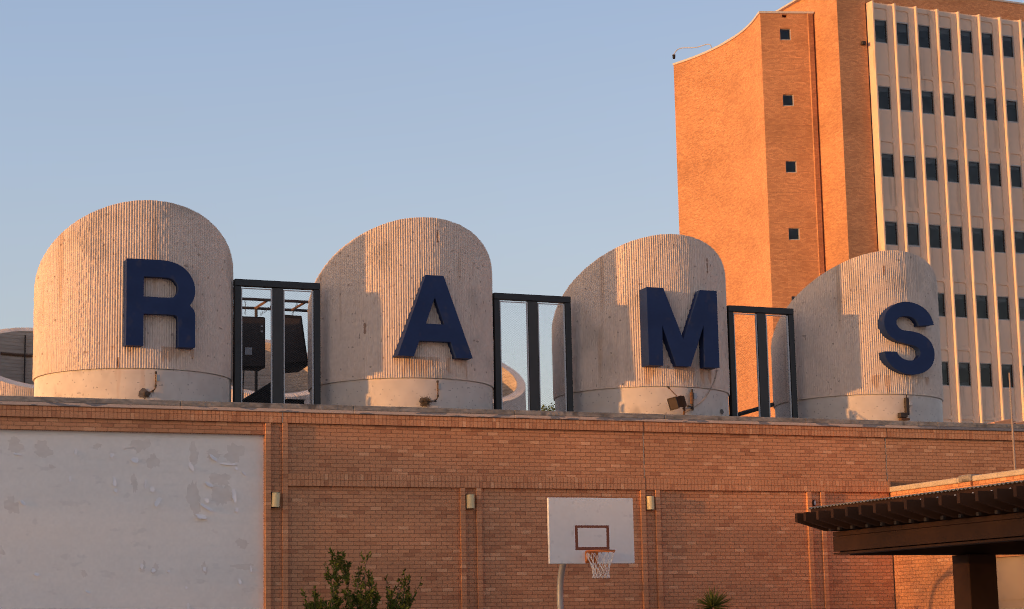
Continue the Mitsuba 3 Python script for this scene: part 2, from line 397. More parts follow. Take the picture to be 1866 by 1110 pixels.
field(bricks, 2.0, 8.577, 0.0, 0.9, D, lambda x, z: False)
# rowlock courses: bricks on edge, two rows in each band
def rowlock(x0, x1, z0, z1, yf, dep=0.12):
    x = x0
    while x < x1 - 0.02:
        w = min(0.0720, x1 - x)
        rowlocks.add((x + w / 2, yf + dep / 2 + rng.uniform(-.0015, .0025), (z0 + z1) / 2), (w - 0.007, dep, z1 - z0 - 0.008), x > 4.0 and (z0 > 5 or x < 21))
        x += 0.0720
for (a, b) in ((XL, 8.87), (8.882, 15.81), (15.83, 21.15), (21.17, XR)):
    rowlock(a, b, 5.548, 5.660, PF)
    rowlock(a, b, 5.660, ZTOP, PF)
for (a, b) in ((8.967, 15.81), (15.83, XA - .006)):
    rowlock(a, b, 4.465, 4.575, PF)
    rowlock(a, b, 4.575, 4.685, PF)
put(hall + '__wall__band_backing', join([bx(XL, XR, PF + .012, D + .004, 5.552, ZTOP - .002), bx(8.97, XA - .01, PF + .012, D + .004, 4.469, 4.681)]), 'mortar')
# pilasters in pairs
for i, x in enumerate(PIL):
    top = 5.546 if i < 2 else 4.464
    back = PANEL + .04 if i == 0 else D + .006
    put(hall + '__pilaster', bx(x + .006, x + .084, PF + .008, back, 0.0, top), 'mortar')
    z = top
    while z > 0.03:
        d = (back - PF) if (i == 0 and z < 5.34) else 0.066
        pilbricks.add((x + .045, PF + d / 2 + rng.uniform(-.0015, .0015), z - CH / 2), (0.09, d, CH - .008), z > 2.2)
        z -= CH
bricks.build(); rowlocks.build(); pilbricks.build()
for x, z0, z1 in ((8.876, 5.55, 5.73), (15.824, 4.47, 5.73), (21.159, 4.70, 5.73)):
    put(hall + '__wall__control_joint', bx(x - .006, x + .006, PF + .004 if z0 > 5.5 else D + .003, D + .02, z0, z1), 'limestone')
# coping: flaking fascia strip with grey concrete above, in lengths
x = XL
for k in range(9):
    w = 3.05
    x1 = min(x + w, XR + 5)
    put(hall + '__coping', bevel_box(x + .003, x1 - .003, PF - .015, 31.86, 5.792, 5.884, .010), 'old_concrete')
    put(hall + '__fascia', bevel_box(x + .002, x1 - .002, PF - .035, 31.70, ZTOP + .001, 5.790, .004), 'flaking_fascia')
    x = x1
# white panel with its flaking paint
panel = put(hall + '__white_panel', bx(2.0, 8.577, PANEL, PANEL + .06, .9, 5.345), 'old_white_paint', label='white painted wall panel with peeling paint')
def blob(cx, cz, rx, rz, seed, n=22, rough=.35):
    r = np.random.default_rng(seed)
    a = np.linspace(0, 2 * np.pi, n, endpoint=False)
    k = 1 + rough * (r.random(n) - .5) + .22 * np.sin(2 * a + r.random() * 6) + .12 * np.sin(3 * a + r.random() * 6)
    return Polygon(np.stack([cx + rx * k * np.cos(a), cz + rz * k * np.sin(a)], 1)).buffer(0)
PATCH = [(4.41, 5.09, .13, .10), (4.85, 5.02, .15, .12), (5.74, 5.10, .06, .05), (6.46, 5.13, .15, .12), (6.67, 4.86, .09, .14), (7.36, 5.0, .09, .16), (7.70, 5.0, .15, .08),
         (8.06, 5.03, .19, .14), (6.36, 4.50, .06, .13), (7.82, 4.58, .15, .12), (7.36, 4.27, .12, .25), (7.84, 4.32, .16, .20), (4.38, 4.11, .11, .14), (4.18, 3.39, .10, .07),
         (8.20, 3.49, .11, .08), (6.72, 3.08, .06, .08), (8.22, 3.10, .15, .06), (6.52, 3.10, .04, .10), (7.56, 3.08, .05, .09), (5.55, 3.0, .05, .05), (5.0, 4.75, .06, .03)]
for i, (cx, cz, rx, rz) in enumerate(PATCH):
    put(panel + '__bare_patch', mv(extrude(blob(cx, cz, rx, rz, 100 + i, 26, .5), .004), 0, PANEL - .002, 0), 'bare_primer')
def flake(cx, cz, w, h, ang, lift, seed):
    """a sheet of paint that holds on along one edge and curls away at the other"""
    r = np.random.default_rng(seed)
    n, m = 7, 8
    V = []
    for i in range(m):
        t = i / (m - 1)
        ww = w * (0.35 + .65 * math.sin(math.pi * min(.95, .18 + .72 * t))) * (1 + .6 * (r.random() - .5)); sh = .25 * w * (r.random() - .5)
        for j in range(n):
            s = j / (n - 1) - .5
            V.append((ww * s + sh + .10 * (r.random() - .5) * w, -.7 * (lift * t ** 1.5 + .5 * lift * s * s * t) - .003, h * t * (1 - .22 * t) + .06 * h * (r.random() - .5) * (i == m - 1)))
    V = np.array(V)
    c, s = math.cos(ang), math.sin(ang)
    X = V[:, 0] * c - V[:, 2] * s; Z = V[:, 0] * s + V[:, 2] * c
    P = np.stack([cx + X, PANEL + V[:, 1], cz + Z], 1)
    i, j = np.meshgrid(np.arange(m - 1), np.arange(n - 1), indexing='ij')
    q = np.stack([i * n + j, i * n + j + 1, (i + 1) * n + j + 1, (i + 1) * n + j], -1).reshape(-1, 4)
    f = np.vstack([q[:, [0, 1, 2]], q[:, [0, 2, 3]]])
    P2 = P + np.array([0, .003, 0])
    return np.vstack([P, P2]), np.vstack([f, f[:, ::-1] + len(P)])
FL = [(5.39, 5.06, .05, .14, 3.1, .03), (5.99, 4.99, .06, .10, 3.0, .03), (6.37, 4.93, .12, .12, 2.9, .05), (6.28, 5.05, .22, .05, .1, .03), (7.29, 4.86, .06, .20, 3.5, .05), (7.72, 4.96, .15, .08, 2.5, .06),
      (7.96, 4.85, .28, .04, 3.1, .04), (8.10, 4.80, .06, .08, 3.0, .04), (8.24, 4.70, .10, .05, 2.4, .03), (6.02, 4.60, .07, .20, 3.2, .06), (6.06, 4.40, .06, .08, 2.9, .04), (6.65, 4.44, .08, .12, 3.4, .04), (6.55, 4.56, .03, .20, 3.1, .02),
      (7.64, 4.51, .15, .08, 2.7, .06), (8.05, 4.42, .07, .30, 3.2, .08), (8.11, 4.10, .06, .10, 3.0, .04), (6.80, 4.26, .07, .22, 2.6, .06), (7.60, 4.12, .28, .07, 2.6, .05), (7.50, 3.98, .18, .10, 3.0, .08),
      (7.56, 4.26, .08, .12, 3.6, .05), (4.56, 4.18, .12, .07, 2.3, .04), (4.80, 3.02, .09, .07, 2.8, .05), (6.50, 3.16, .05, .12, 3.1, .03), (6.70, 3.08, .07, .09, 2.9, .04), (8.15, 2.90, .05, .12, 3.3, .05), (8.35, 3.12, .04, .14, 3.2, .03),
      (7.25, 2.78, .04, .06, 3.0, .03), (6.95, 3.05, .05, .05, 2.9, .03), (7.56, 3.10, .05, .10, 3.0, .03), (7.28, 2.50, .04, .14, 3.1, .02), (5.30, 4.60, .04, .12, 3.1, .015), (4.45, 4.96, .14, .04, 3.0, .03), (5.62, 2.72, .09, .04, 2.6, .02)]
for i, (cx, cz, w, h, a, l) in enumerate(FL):
    put(panel + '__paint_flake', flake(cx, cz, w, h, a, l, 40 + i), 'paint_flake', smooth=50)

# ------------------------------------------------------------------ unseen trees added on the left to soften the low sun on the lower walls
rt = np.random.default_rng(23)
for k, y0 in enumerate(list(np.arange(-6.0, 21.0, 4.4)) + list(np.arange(24.7, 42.0, 2.9))):
    t = thing('shade_tree', 'one of a row of unseen trees added far to the left to filter the low sun', 'tree', 'added row of trees beyond the left edge')
    x0 = -64 + rt.uniform(-1.5, 1.5)
    h = 10.1 + rt.uniform(-.5, .1) if y0 < 23 else 10.55 + rt.uniform(-.08, .08)
    put(t + '__trunk', tube([[x0, y0, 0], [x0 + .1, y0 + .1, 3], [x0, y0, h - 2.5]], [.22, .17, .06], 8), 'bark', smooth=True)
    n = 2100 if y0 > 23 or y0 < 13 else 1550  # leaf density chosen per stretch to dim the sun on the walls
    p = rt.normal(size=(n, 3)); p /= np.linalg.norm(p, axis=1, keepdims=True)
    p *= rt.random((n, 1)) ** .42
    if y0 > 23: p = np.sign(p) * np.abs(p) ** .6
    c = p * [2.4, 2.7, (h - 2.2) / 2] + [x0, y0, (h + 2.2) / 2]
    nb_ = rt.normal(size=(n, 3)); nb_ /= np.linalg.norm(nb_, axis=1, keepdims=True)
    ta = np.cross(nb_, rt.normal(size=(n, 3))); ta /= np.linalg.norm(ta, axis=1, keepdims=True)
    tb = np.cross(nb_, ta)
    sz = rt.uniform(.14, .26, (n, 1))
    V = np.stack([c - ta * sz, c - tb * sz * .6, c + ta * sz, c + tb * sz * .6], 1).reshape(-1, 3)
    i4 = np.arange(n) * 4
    put(t + '__crown', (V, np.vstack([np.stack([i4, i4 + 1, i4 + 2], 1), np.stack([i4, i4 + 2, i4 + 3], 1)])), 'shade_leaf')

# ------------------------------------------------------------------ the wing on the right
wing = thing('brick_wing', 'sunlit brick wing with pale stone coping projecting behind the brown canopy', 'building')
ZW = 4.470
wcore = Polygon([(10.0, 0), (D - .02, 0), (D - .02, ZW), (10.0, ZW)]).difference(sbox(25.2, 0, 28.5, 3.06))
v, f = extrude(wcore, .28)
ww = put(wing + '__wall', (np.stack([XA + .009 + v[:, 1], v[:, 0], v[:, 2]], 1), f[:, ::-1]), 'mortar')
wb = Pieces(wing + '__wall__brick', wing + '__wall__brickwork')
z, row = ZW, 0
while z > 0.02:
    y = D - .03 - (0.5 * BL if row % 2 else 0)
    if row % 2: wb.add((XA + .025, D - .03 - BL / 4, z - CH / 2), (.05, BL / 2 - J, CH - J), z > 2.0)
    while y > 16:
        a, b = y - BL, y
        if not (25.2 < b and a < 28.5 and z - CH < 3.05):
            wb.add((XA + .025 + rng.uniform(-.0015, .002), (a + b) / 2, z - CH / 2), (.05, BL - J, CH - J), y > 26.8 and z > 2.0)
        elif a < 28.5 < b and b - 28.5 > .03:
            wb.add((XA + .025, (28.5 + b) / 2, z - CH / 2), (.05, b - 28.5 - J, CH - J), True)
        y -= BL
    z -= CH; row += 1
wb.build()
y = D - .03
for k in range(9):
    y0 = y - (1.22 if k else 1.0)
    put(wing + '__coping', bevel_box(XA - .035, XA + .33, y0 + .003, y - .003, ZW + .002, 4.572, .012), 'limestone')
    y = y0
pier = put(wing + '__pier', bx(XA - .05, XA + .3, 28.70, 29.00, 4.20, 4.468), 'mortar')
pb = Pieces(wing + '__pier__brick', wing + '__pier__brickwork')
for r in range(4):
    pb.add((XA - .035, 28.85, 4.468 - CH * (r + .5)), (.05, .305 - (0 if r % 2 else .01), CH - J))
pb.build()
put(wing + '__pier__cap', bevel_box(XA - .085, XA + .34, 28.66, 29.04, 4.474, 4.600, .02), 'old_concrete')
door = put(wing + '__door', join([bx(XA + .09, XA + .13, 25.2, 28.5, 2.30, 3.06), bx(XA + .09, XA + .13, 27.66, 28.5, 0, 2.285), bx(XA + .075, XA + .13, 25.2, 27.645, 0, 2.285), bx(XA + .12, XA + .16, 25.2, 28.5, 0, 3.06)]), 'grey_door', label='plain grey brown door panel in the brick opening')
put(wing + '__roof', bx(XA + .3, 30.0, 10.0, D, 4.2, 4.4), 'roof_deck')

# ------------------------------------------------------------------ the concrete scoops on the roof
RS, YC, SPACE, X0 = 1.737, 33.50, 5.0646, 6.739
def ribbed(cx, cy, zb, cut, ribs, nz, seed, R=RS, wallt=.20):
    """ribbed outer skin, rim and inner face of a hollow drum cut off by the sloping plane z = cut(x, y)"""
    r = np.random.default_rng(seed)
    per = 5
    na = ribs * per
    jit = np.r_[0, np.cumsum(1 + .12 * (r.random(ribs) - .5))]
    jit *= ribs / jit[-1]
    th = np.interp(np.arange(na) / per, np.arange(ribs + 1), jit) * 2 * np.pi / ribs
    ph = (np.arange(na) % per) / per
    prof = np.array([0.0, 0.013, 0.020, 0.019, 0.010])[np.arange(na) % per]
    X, Y = np.sin(th), -np.cos(th)
    zt = cut(R * X, R * Y)
    Zv = np.minimum(zb + (zt.max() + .01 - zb) * np.linspace(0, 1, nz)[:, None], zt[None, :])
    rib = (np.arange(na) // per)[None, :] * np.ones((nz, 1))
    q = np.stack([rib * 1.37 + .15 * ph[None, :], Zv * 15, np.full_like(Zv, seed)], -1)
    chip = meshkit.noise(q, seed)                          # the ribs are hammered off unevenly
    q2 = np.stack([rib * 1.71 + 40, Zv * 22, np.full_like(Zv, seed)], -1)
    fine = meshkit.noise(q2, seed + 1)
    broad = meshkit.fbm(np.stack([X[None, :] * 2 + 0 * Zv, Y[None, :] * 2 + 0 * Zv, Zv * 1.5], -1), 2, seed + 2)
    seam = np.abs(th[None, :] - .262) < .011                 # a cold joint runs up the drum
    rad = R + np.where(seam, -.006, prof[None, :] * np.repeat(.88 + .24 * r.random(ribs), per)[None, :] * (.80 + .26 * chip)) + .006 * (fine - .5) + .008 * (broad - .5)
    ragged = .008 * (meshkit.noise(np.stack([np.arange(na) * .21, 0 * th, 0 * th + seed], -1), seed + 3) - .5)
    Zv = np.where(Zv >= zt[None, :] - 1e-9, zt[None, :] + ragged[None, :], Zv)
    V = np.stack([cx + rad * X[None, :], cy + rad * Y[None, :], Zv], -1).reshape(-1, 3)
    i, j = np.meshgrid(np.arange(nz - 1), np.arange(na), indexing='ij')
    jn = (j + 1) % na
    qd = np.stack([i * na + j, i * na + jn, (i + 1) * na + jn, (i + 1) * na + j], -1).reshape(-1, 4)
    out = (V, np.vstack([qd[:, [0, 1, 2]], qd[:, [0, 2, 3]]]))
    # rim and inside
    ri = R - wallt
    zi = cut(ri * X, ri * Y)
    top_o = V[(nz - 1) * na:]
    top_i = np.stack([cx + ri * X, cy + ri * Y, zi], 1)
    k = np.arange(na); kn = (k + 1) % na
    rim = (np.vstack([top_o, top_i]), np.vstack([np.stack([k, kn, kn + na], 1), np.stack([k, kn + na, k + na], 1)]))
    return out, rim
def inner(cx, cy, zb, cut, R, board=0.0, n=96, seed=1):
    """inside face; with board > 0 it shows the marks of horizontal boards"""
    th = np.arange(n) * 2 * np.pi / n
    X, Y = np.sin(th), -np.cos(th)
    zmax = cut(R * X, R * Y)
    V, F, base = [], [], 0
    k = np.arange(n); kn = (k + 1) % n
    if not board:
        V = np.vstack([np.stack([cx + R * X, cy + R * Y, 0 * X + zb], 1), np.stack([cx + R * X, cy + R * Y, zmax], 1)])
        return V, np.vstack([np.stack([k, k + n, kn + n], 1), np.stack([k, kn + n, kn], 1)])
    r = np.random.default_rng(seed)
    rows = []
    z = zb
    while z < zmax.max():
        off = r.uniform(-.006, .006)
        rows += [(z, R + off + .010), (z + .012, R + off), (z + board - .012, R + off)]
        z += board
    P = [np.stack([cx + (rr) * X, cy + (rr) * Y, np.minimum(zz, zmax)], 1) for zz, rr in rows]
    V = np.vstack(P)
    F = np.vstack([np.vstack([np.stack([k + a * n, k + (a + 1) * n, kn + (a + 1) * n], 1), np.stack([k + a * n, kn + (a + 1) * n, kn + a * n], 1)]) for a in range(len(rows) - 1)])
    return V, F
def drum(cx, cy, R, z0, z1, n=160):
    th = np.arange(n) * 2 * np.pi / n
    X, Y = cx + R * np.sin(th), cy - R * np.cos(th)
    k = np.arange(n); kn = (k + 1) % n
    V = np.vstack([np.stack([X, Y, 0 * X + z0], 1), np.stack([X, Y, 0 * X + z1], 1), [[cx, cy, z1]]])
    return V, np.vstack([np.stack([k, kn, kn + n], 1), np.stack([k, kn + n, k + n], 1), np.stack([k + n, kn + n, k * 0 + 2 * n], 1)])
LIFT = [.015, .050, .055, .035]
def cut_front(k): return lambda x, y: 8.246 + LIFT[k] - .012 * x - .660 * y
cut_back = lambda x, y: 8.36 + .56 * y
names = ['leftmost ribbed concrete roof drum with sloping top behind the letter R', 'ribbed concrete roof drum with sloping top behind the letter A',
         'ribbed concrete roof drum with sloping top behind the letter M', 'rightmost ribbed concrete roof drum with sloping top behind the letter S']
CXS = [X0 + k * SPACE for k in range(4)]
for k in range(4):
    s = thing('roof_drum', names[k], 'roof drum', 'row of ribbed drums carrying the letters')
    skin, rim = ribbed(CXS[k], YC, 6.475, cut_front(k), 250, 84, 3 + k)
    put(s + '__ribbed_shell', skin, 'rib_concrete', smooth=True)
    put(s + '__rim', rim, 'rib_concrete')
    put(s + '__inner_face', inner(CXS[k], YC, 5.6, cut_front(k), RS - .20), 'band_concrete', smooth=True)
    put(s + '__base_band', drum(CXS[k], YC, RS - .012, 5.45, 6.470), 'band_concrete', smooth=40)
back_names = ['open ribbed roof drum far left in the back row, half hidden by the first drum', 'open ribbed roof drum in the back row seen through the mesh with the loudspeakers',
              'open back row roof drum whose curved rim shows through the middle mesh screen']
for k in range(3):
    s = thing('roof_drum', back_names[k], 'roof drum', 'back row of open ribbed drums')
    skin, rim = ribbed(CXS[k], 43.8, 5.45, cut_back, 250, 30, 20 + k)
    put(s + '__ribbed_shell', skin, 'rib_concrete', smooth=True)
    put(s + '__rim', rim, 'band_concrete')
    put(s + '__boarded_inner_face', inner(CXS[k], 43.8, 5.6, cut_back, RS - .20, board=.085, seed=k), 'board_concrete')
    if k == 0:
        a = np.linspace(.2, .9, 30)
        ring = np.stack([CXS[k] + (RS - .215) * np.sin(a - .75), 43.8 + (RS - .215) * np.cos(a - .75), 0 * a + 8.62], 1)
        put(s + '__ledger', tube(ring, .035, 4), 'rusty_iron')
        put(s + '__downpipe', tube([[CXS[k] - .22, 45.26, 7.0], [CXS[k] - .22, 45.26, 9.1]], .018, 6), 'dark_iron')

# ------------------------------------------------------------------ the letters
LET = {
 'R': ([(-0.522, 8.330), (0.058, 8.336), (0.225, 8.322), (0.392, 8.267), (0.527, 8.167), (0.62, 8.032), (0.663, 7.882), (0.66, 7.755), (0.627, 7.653), (0.569, 7.566), (0.628, 7.515), (0.657, 7.452), (0.665, 7.377), (0.663, 6.836), (0.373, 6.836), (0.37, 7.322), (0.351, 7.371), (0.301, 7.396), (-0.226, 7.390), (-0.226, 6.834), (-0.520, 6.836)],
       [(-0.226, 8.035), (0.185, 8.035), (0.285, 8.009), (0.348, 7.941), (0.37, 7.858), (0.355, 7.774), (0.312, 7.713), (0.263, 7.685), (-0.226, 7.685)]),
 'A': ([(-0.176, 8.336), (0.169, 8.336), (0.713, 6.838), (0.393, 6.838), (0.289, 7.126), (-0.314, 7.126), (-0.425, 6.838), (-0.731, 6.838)],
       [(-0.006, 7.936), (0.176, 7.441), (-0.186, 7.441)]),
 'M': ([(-0.774, 8.345), (-0.417, 8.345), (-0.022, 7.365), (0.367, 8.345), (0.740, 8.345), (0.740, 6.845), (0.412, 6.845), (0.428, 7.66), (0.119, 6.848), (-0.187, 6.848), (-0.468, 7.63), (-0.470, 6.842), (-0.770, 6.842)], None),
 'S': ([(0.662, 7.897), (0.63, 8.013), (0.568, 8.123), (0.475, 8.216), (0.351, 8.286), (0.178, 8.339), (0.002, 8.347), (-0.156, 8.32), (-0.296, 8.26), (-0.414, 8.166), (-0.493, 8.062), (-0.529, 7.953), (-0.528, 7.837), (-0.497, 7.739), (-0.429, 7.642), (-0.328, 7.567), (-0.185, 7.511), (-0.031, 7.484), (0.123, 7.462), (0.238, 7.428), (0.302, 7.356), (0.297, 7.264), (0.243, 7.196), (0.143, 7.154), (0.025, 7.143), (-0.109, 7.166), (-0.203, 7.224), (-0.257, 7.298), (-0.271, 7.314), (-0.55, 7.31), (-0.537, 7.2), (-0.478, 7.095), (-0.381, 6.999), (-0.25, 6.922), (-0.108, 6.874), (0.066, 6.858), (0.243, 6.875), (0.403, 6.931), (0.537, 7.023), (0.618, 7.151), (0.646, 7.277), (0.634, 7.402), (0.579, 7.534), (0.468, 7.638), (0.315, 7.71), (0.141, 7.746), (-0.054, 7.749), (-0.169, 7.786), (-0.232, 7.858), (-0.241, 7.941), (-0.19, 8.005), (-0.095, 8.042), (0.043, 8.054), (0.159, 8.03), (0.244, 7.979), (0.292, 7.903), (0.305, 7.865)], None)}
YLET = 31.60
def smoothcurve(pts, corner=50, n=4):
    """rounds the flat facets of a traced outline, keeping its sharp corners"""
    p = [np.array(q) for q in pts]
    for _ in range(2):
        out = []
        m = len(p)
        for i in range(m):
            a, b, c = p[i - 1], p[i], p[(i + 1) % m]
            u, w = b - a, c - b
            ang = abs(math.degrees(math.atan2(u[0] * w[1] - u[1] * w[0], u @ w)))
            if ang > corner or ang < 3: out.append(b)
            else: out += [b - .25 * u, b + .25 * w]
        p = out
    return p
for k, ch in enumerate('RAMS'):
    o, i = LET[ch]
    rnd = ch in 'RS'
    po = Polygon(smoothcurve(o) if rnd else o, [smoothcurve(i) if rnd else i] if i else None).buffer(0)
    s = thing('letter_sign', f'dark navy blue capital letter {ch} fixed to a ribbed drum', 'sign', 'blue roof letters')
    ret = mv(extrude(po.buffer(-.004).difference(po.buffer(-.03)), .34), CXS[k], YLET + .014, 0)
    put(s + '__side_return', ret, 'navy_enamel', smooth=35)
    put(s + '__face', mv(extrude(po, .014), CXS[k], YLET, 0), 'navy_enamel', smooth=35)

# ------------------------------------------------------------------ mesh screens between the drums
YS = 32.70
def diamond(x0, x1, z0, z1, y, pitch=.034, w=.0007):
    parts = []
    def bar(a, b, dy):
        a, b = np.array(a), np.array(b)
        d = (b - a) / np.linalg.norm(b - a); nrm = np.array([-d[1], d[0]]) * w
        v = []
        for yy in (y + dy - w, y + dy + w):
            for p in (a - nrm, a + nrm, b + nrm, b - nrm): v.append((p[0], yy, p[1]))
        parts.append((np.array(v), np.array([[0, 1, 2], [0, 2, 3], [4, 6, 5], [4, 7, 6], [0, 4, 5], [0, 5, 1], [1, 5, 6], [1, 6, 2], [2, 6, 7], [2, 7, 3], [3, 7, 4], [3, 4, 0]])))
    W, H = x1 - x0, z1 - z0
    sl = 0.55                                               # flat diamonds
    c = -W * sl
    while c < H + W * sl:
        for sg in (1, -1):
            s, dy = sl * sg, .0016 * sg
            c0 = c if sg > 0 else c + W * sl - W * sl * 0
            zA, zB = z0 + c0, z0 + c0 + s * W
            pa, pb_ = [x0, zA], [x1, zB]
            lo, hi = z0, z1
            t0, t1 = 0.0, 1.0
            dz = zB - zA
            for lim, sign in ((lo, 1), (hi, -1)):
                fa, fb = sign * (zA - lim), sign * (zB - lim)
                if fa < 0 and fb < 0: t0, t1 = 1, 0; break
                if fa < 0: t0 = max(t0, fa / (fa - fb))
                elif fb < 0: t1 = min(t1, fa / (fa - fb))
            if t1 > t0 + .01:
                bar((x0 + W * t0, zA + dz * t0), (x0 + W * t1, zA + dz * t1), dy)
        c += pitch
    return join(parts)
scr = ['dark framed mesh screen between the R and A drums, loudspeakers behind it', 'dark framed mesh screen between the A and M drums', 'dark framed mesh screen between the M and S drums, in front of the orange tower']
for k in range(3):
    xa, xb = CXS[k] + (1.64, 1.605, 1.605)[k], CXS[k] + (3.235, 3.205, 3.115)[k]
    s = thing('mesh_screen', scr[k], 'screen', 'mesh screens between the roof drums')
    zt, z0 = 8.292, 5.50
    mid = (xa + xb) / 2 + .01
    put(s + '__frame', join([bevel_box(xa, xa + .115, YS, YS + .13, z0, zt - .125), bevel_box(xb - .115, xb, YS, YS + .13, z0, zt - .125), bevel_box(xa, xb, YS - .005, YS + .135, zt - .12, zt)]), 'black_frame')
    put(s + '__centre_post', bevel_box(mid - .10, mid + .095, YS + .02, YS + .12, z0, zt - .125), 'bronze_frame')
    for (a, b) in ((xa + .125, mid - .11), (mid + .105, xb - .125)):
        put(s + '__edge_strip', join([bx(a, a + .018, YS + .03, YS + .07, z0, zt - .15), bx(b - .018, b, YS + .03, YS + .07, z0, zt - .15), bx(a + .016, b - .016, YS + .03, YS + .07, zt - .165, zt - .150)]), 'galvanised')
        put(s + '__wire_mesh', diamond(a + .016, b - .016, z0, zt - .166, YS + .05), 'wire')
    if k == 2:
        put(s + '__brace', tube([[19.0, 34.2, 6.16], [20.55, 34.2, 6.58]], .045, 4), 'dark_iron')

# ------------------------------------------------------------------ loudspeakers behind the first screen
rack = thing('speaker_rack', 'rusty pipe frame with hanging chains behind the first mesh screen', 'rack')
put(rack + '__front_rail', tube([[8.55, 34.3, 8.225], [10.42, 34.3, 8.225]], .028, 6), 'dark_iron')
put(rack + '__rear_rail', tube([[8.6, 35.2, 8.215], [10.6, 35.2, 8.215]], .028, 6), 'dark_iron')
for x in (9.42, 10.16):
    put(rack + '__cross_piece', tube([[x, 34.32, 8.215], [x, 35.18, 8.215]], .032, 4), 'rusty_iron')
for x, y in ((9.42, 35.12), (9.72, 34.42)):
    put(rack + '__post', tube([[x, y, 5.5], [x, y, 8.2]], .03, 6), 'dark_iron')
def chain(p, q):
    p, q = np.array(p), np.array(q)
    n = max(3, int(np.linalg.norm(q - p) / .045))
    out = []
    for i in range(n):
        c = p + (q - p) * (i + .5) / n
        a = np.arange(9) * 2 * np.pi / 8
        ring = np.stack([.012 * np.cos(a), 0 * a, .028 * np.sin(a)], 1)
        if i % 2: ring = ring[:, [1, 0, 2]]
        out.append(tube(ring + c, .0045, 4, cap=False))
    return join(out)
for p, q in (((8.99, 34.3, 8.20), (8.99, 34.3, 7.93)), ((9.62, 34.35, 8.2), (9.30, 34.4, 7.95)), ((9.66, 34.4, 8.2), (9.66, 34.4, 6.8)), ((10.02, 34.35, 8.2), (9.93, 34.4, 7.98))):
    put(rack + '__chain', chain(p, q), 'dark_iron')
sp = thing('loudspeaker', 'upright black loudspeaker with a pale plate, hung left in the first mesh screen', 'loudspeaker')
put(sp + '__cabinet', bevel_box(8.80, 9.385, 34.32, 34.75, 6.92, 7.90, .02), 'speaker_black')
put(sp + '__grille', bevel_box(8.82, 9.365, 34.305, 34.318, 6.95, 7.87, .004), 'dark_iron')
put(sp + '__pale_plate', bevel_box(8.985, 9.12, 34.295, 34.303, 7.16, 7.30, .002), 'grey_plate')
for z in (7.70, 7.60):
    put(sp + '__latch', bx(9.29, 9.33, 34.290, 34.302, z, z + .03), 'grey_plate')
sp2 = thing('loudspeaker', 'black loudspeaker tapering upward and tilted down, hung right in the first mesh screen', 'loudspeaker')
import manifold3d
c8 = np.array([[9.70, 34.35, 7.97], [10.09, 34.30, 7.95], [10.05, 34.75, 7.99], [9.75, 34.75, 8.0], [9.66, 34.20, 6.90], [10.20, 34.22, 6.99], [10.16, 34.78, 6.93], [9.70, 34.76, 6.88]])
h = trimesh.convex.convex_hull(c8)
put(sp2 + '__cabinet', h, 'speaker_black')
put(sp2 + '__grille', trimesh.convex.convex_hull(np.array([[9.74, 34.325, 7.90], [10.06, 34.285, 7.89], [9.70, 34.185, 7.02], [10.15, 34.20, 7.06], [9.74, 34.335, 7.90], [10.06, 34.295, 7.89], [9.70, 34.20, 7.02], [10.15, 34.215, 7.06]])), 'dark_iron')
wd = thing('stage_monitor', 'black wedge shaped speaker lying on the roof behind the first mesh screen', 'loudspeaker')
put(wd + '__cabinet', trimesh.convex.convex_hull(np.array([[8.85, 34.5, 5.5], [9.55, 34.3, 5.5], [8.95, 34.5, 6.30], [9.52, 34.3, 6.68], [9.52, 34.3, 5.9], [8.85, 34.9, 5.5], [9.6, 34.9, 5.5], [8.95, 34.9, 6.3], [9.55, 34.9, 6.66]])), 'speaker_black')
put(wd + '__cable', tube(spline([[8.97, 34.4, 6.25], [8.99, 34.45, 6.6], [9.02, 34.5, 6.95]], 12), .012, 5), 'speaker_black')
jb = thing('junction_box', 'small dark box on the roof at the foot of the second drum', 'box')
put(jb + '__body', bevel_box(9.80, 10.14, 34.3, 34.6, 5.5, 6.325, .01), 'speaker_black')
put(jb + '__lid', bevel_box(9.78, 10.16, 34.28, 34.62, 6.327, 6.345, .004), 'dark_iron')

# ------------------------------------------------------------------ conduits, holes and the floodlight on the drum bases
def on_drum(k, x, z, out=.0):
    dx = x - CXS[k]
    return np.array([x, YC - math.sqrt((RS + out) ** 2 - dx * dx), z])
def hole(key, k, x, z, r, bs, n=14, seed=0, t=.004):
    rr = np.random.default_rng(seed)
    a = np.linspace(0, 2 * np.pi, n, endpoint=False)
    q = r * (1 + .45 * (rr.random(n) - .5))
    P = [on_drum(k, x, z, t)] + [on_drum(k, x + q[i] * np.cos(a[i]) * 1.15, z + q[i] * np.sin(a[i]), t * .5) for i in range(n)]
    kx = np.arange(n)
    put(key, (np.array(P), np.stack([kx * 0, 1 + kx, 1 + (kx + 1) % n], 1)), bs)
def conduit(k, x, zt, ze, xe, ze2, label):
    s = thing('conduit', label, 'conduit', 'stub conduits on the drum bases')
    p = [on_drum(k, x, zt, .045), on_drum(k, x, ze + .07, .045), on_drum(k, x - .015, ze + .02, .045), on_drum(k, x - .05, ze - .02, .045), on_drum(k, xe, ze2, .04)]
    put(s + '__pipe', tube(p, .012, 8), 'rusty_iron')
    for q in (p[0], p[1], p[3]):
        put(s + '__coupling', tube([q + [0, 0, -.022], q + [0, 0, .022]], .020, 8), 'dark_iron')
    put(s + '__clamp', bevel_box(p[0][0] + .02, p[0][0] + .075, p[0][1] + .012, p[0][1] + .040, zt - .14, zt - .03, .004), 'grey_plate')
    b = on_drum(k, xe, ze2, .03)
    put(s + '__socket', tube([b + [0, .03, 0], b + [0, -.03, 0]], [.048, .040], 10), 'dark_iron')
    hole(s + '__worn_patch', k, xe - .02, ze2 + .005, .085, 'scorch', 16, k)
    return s
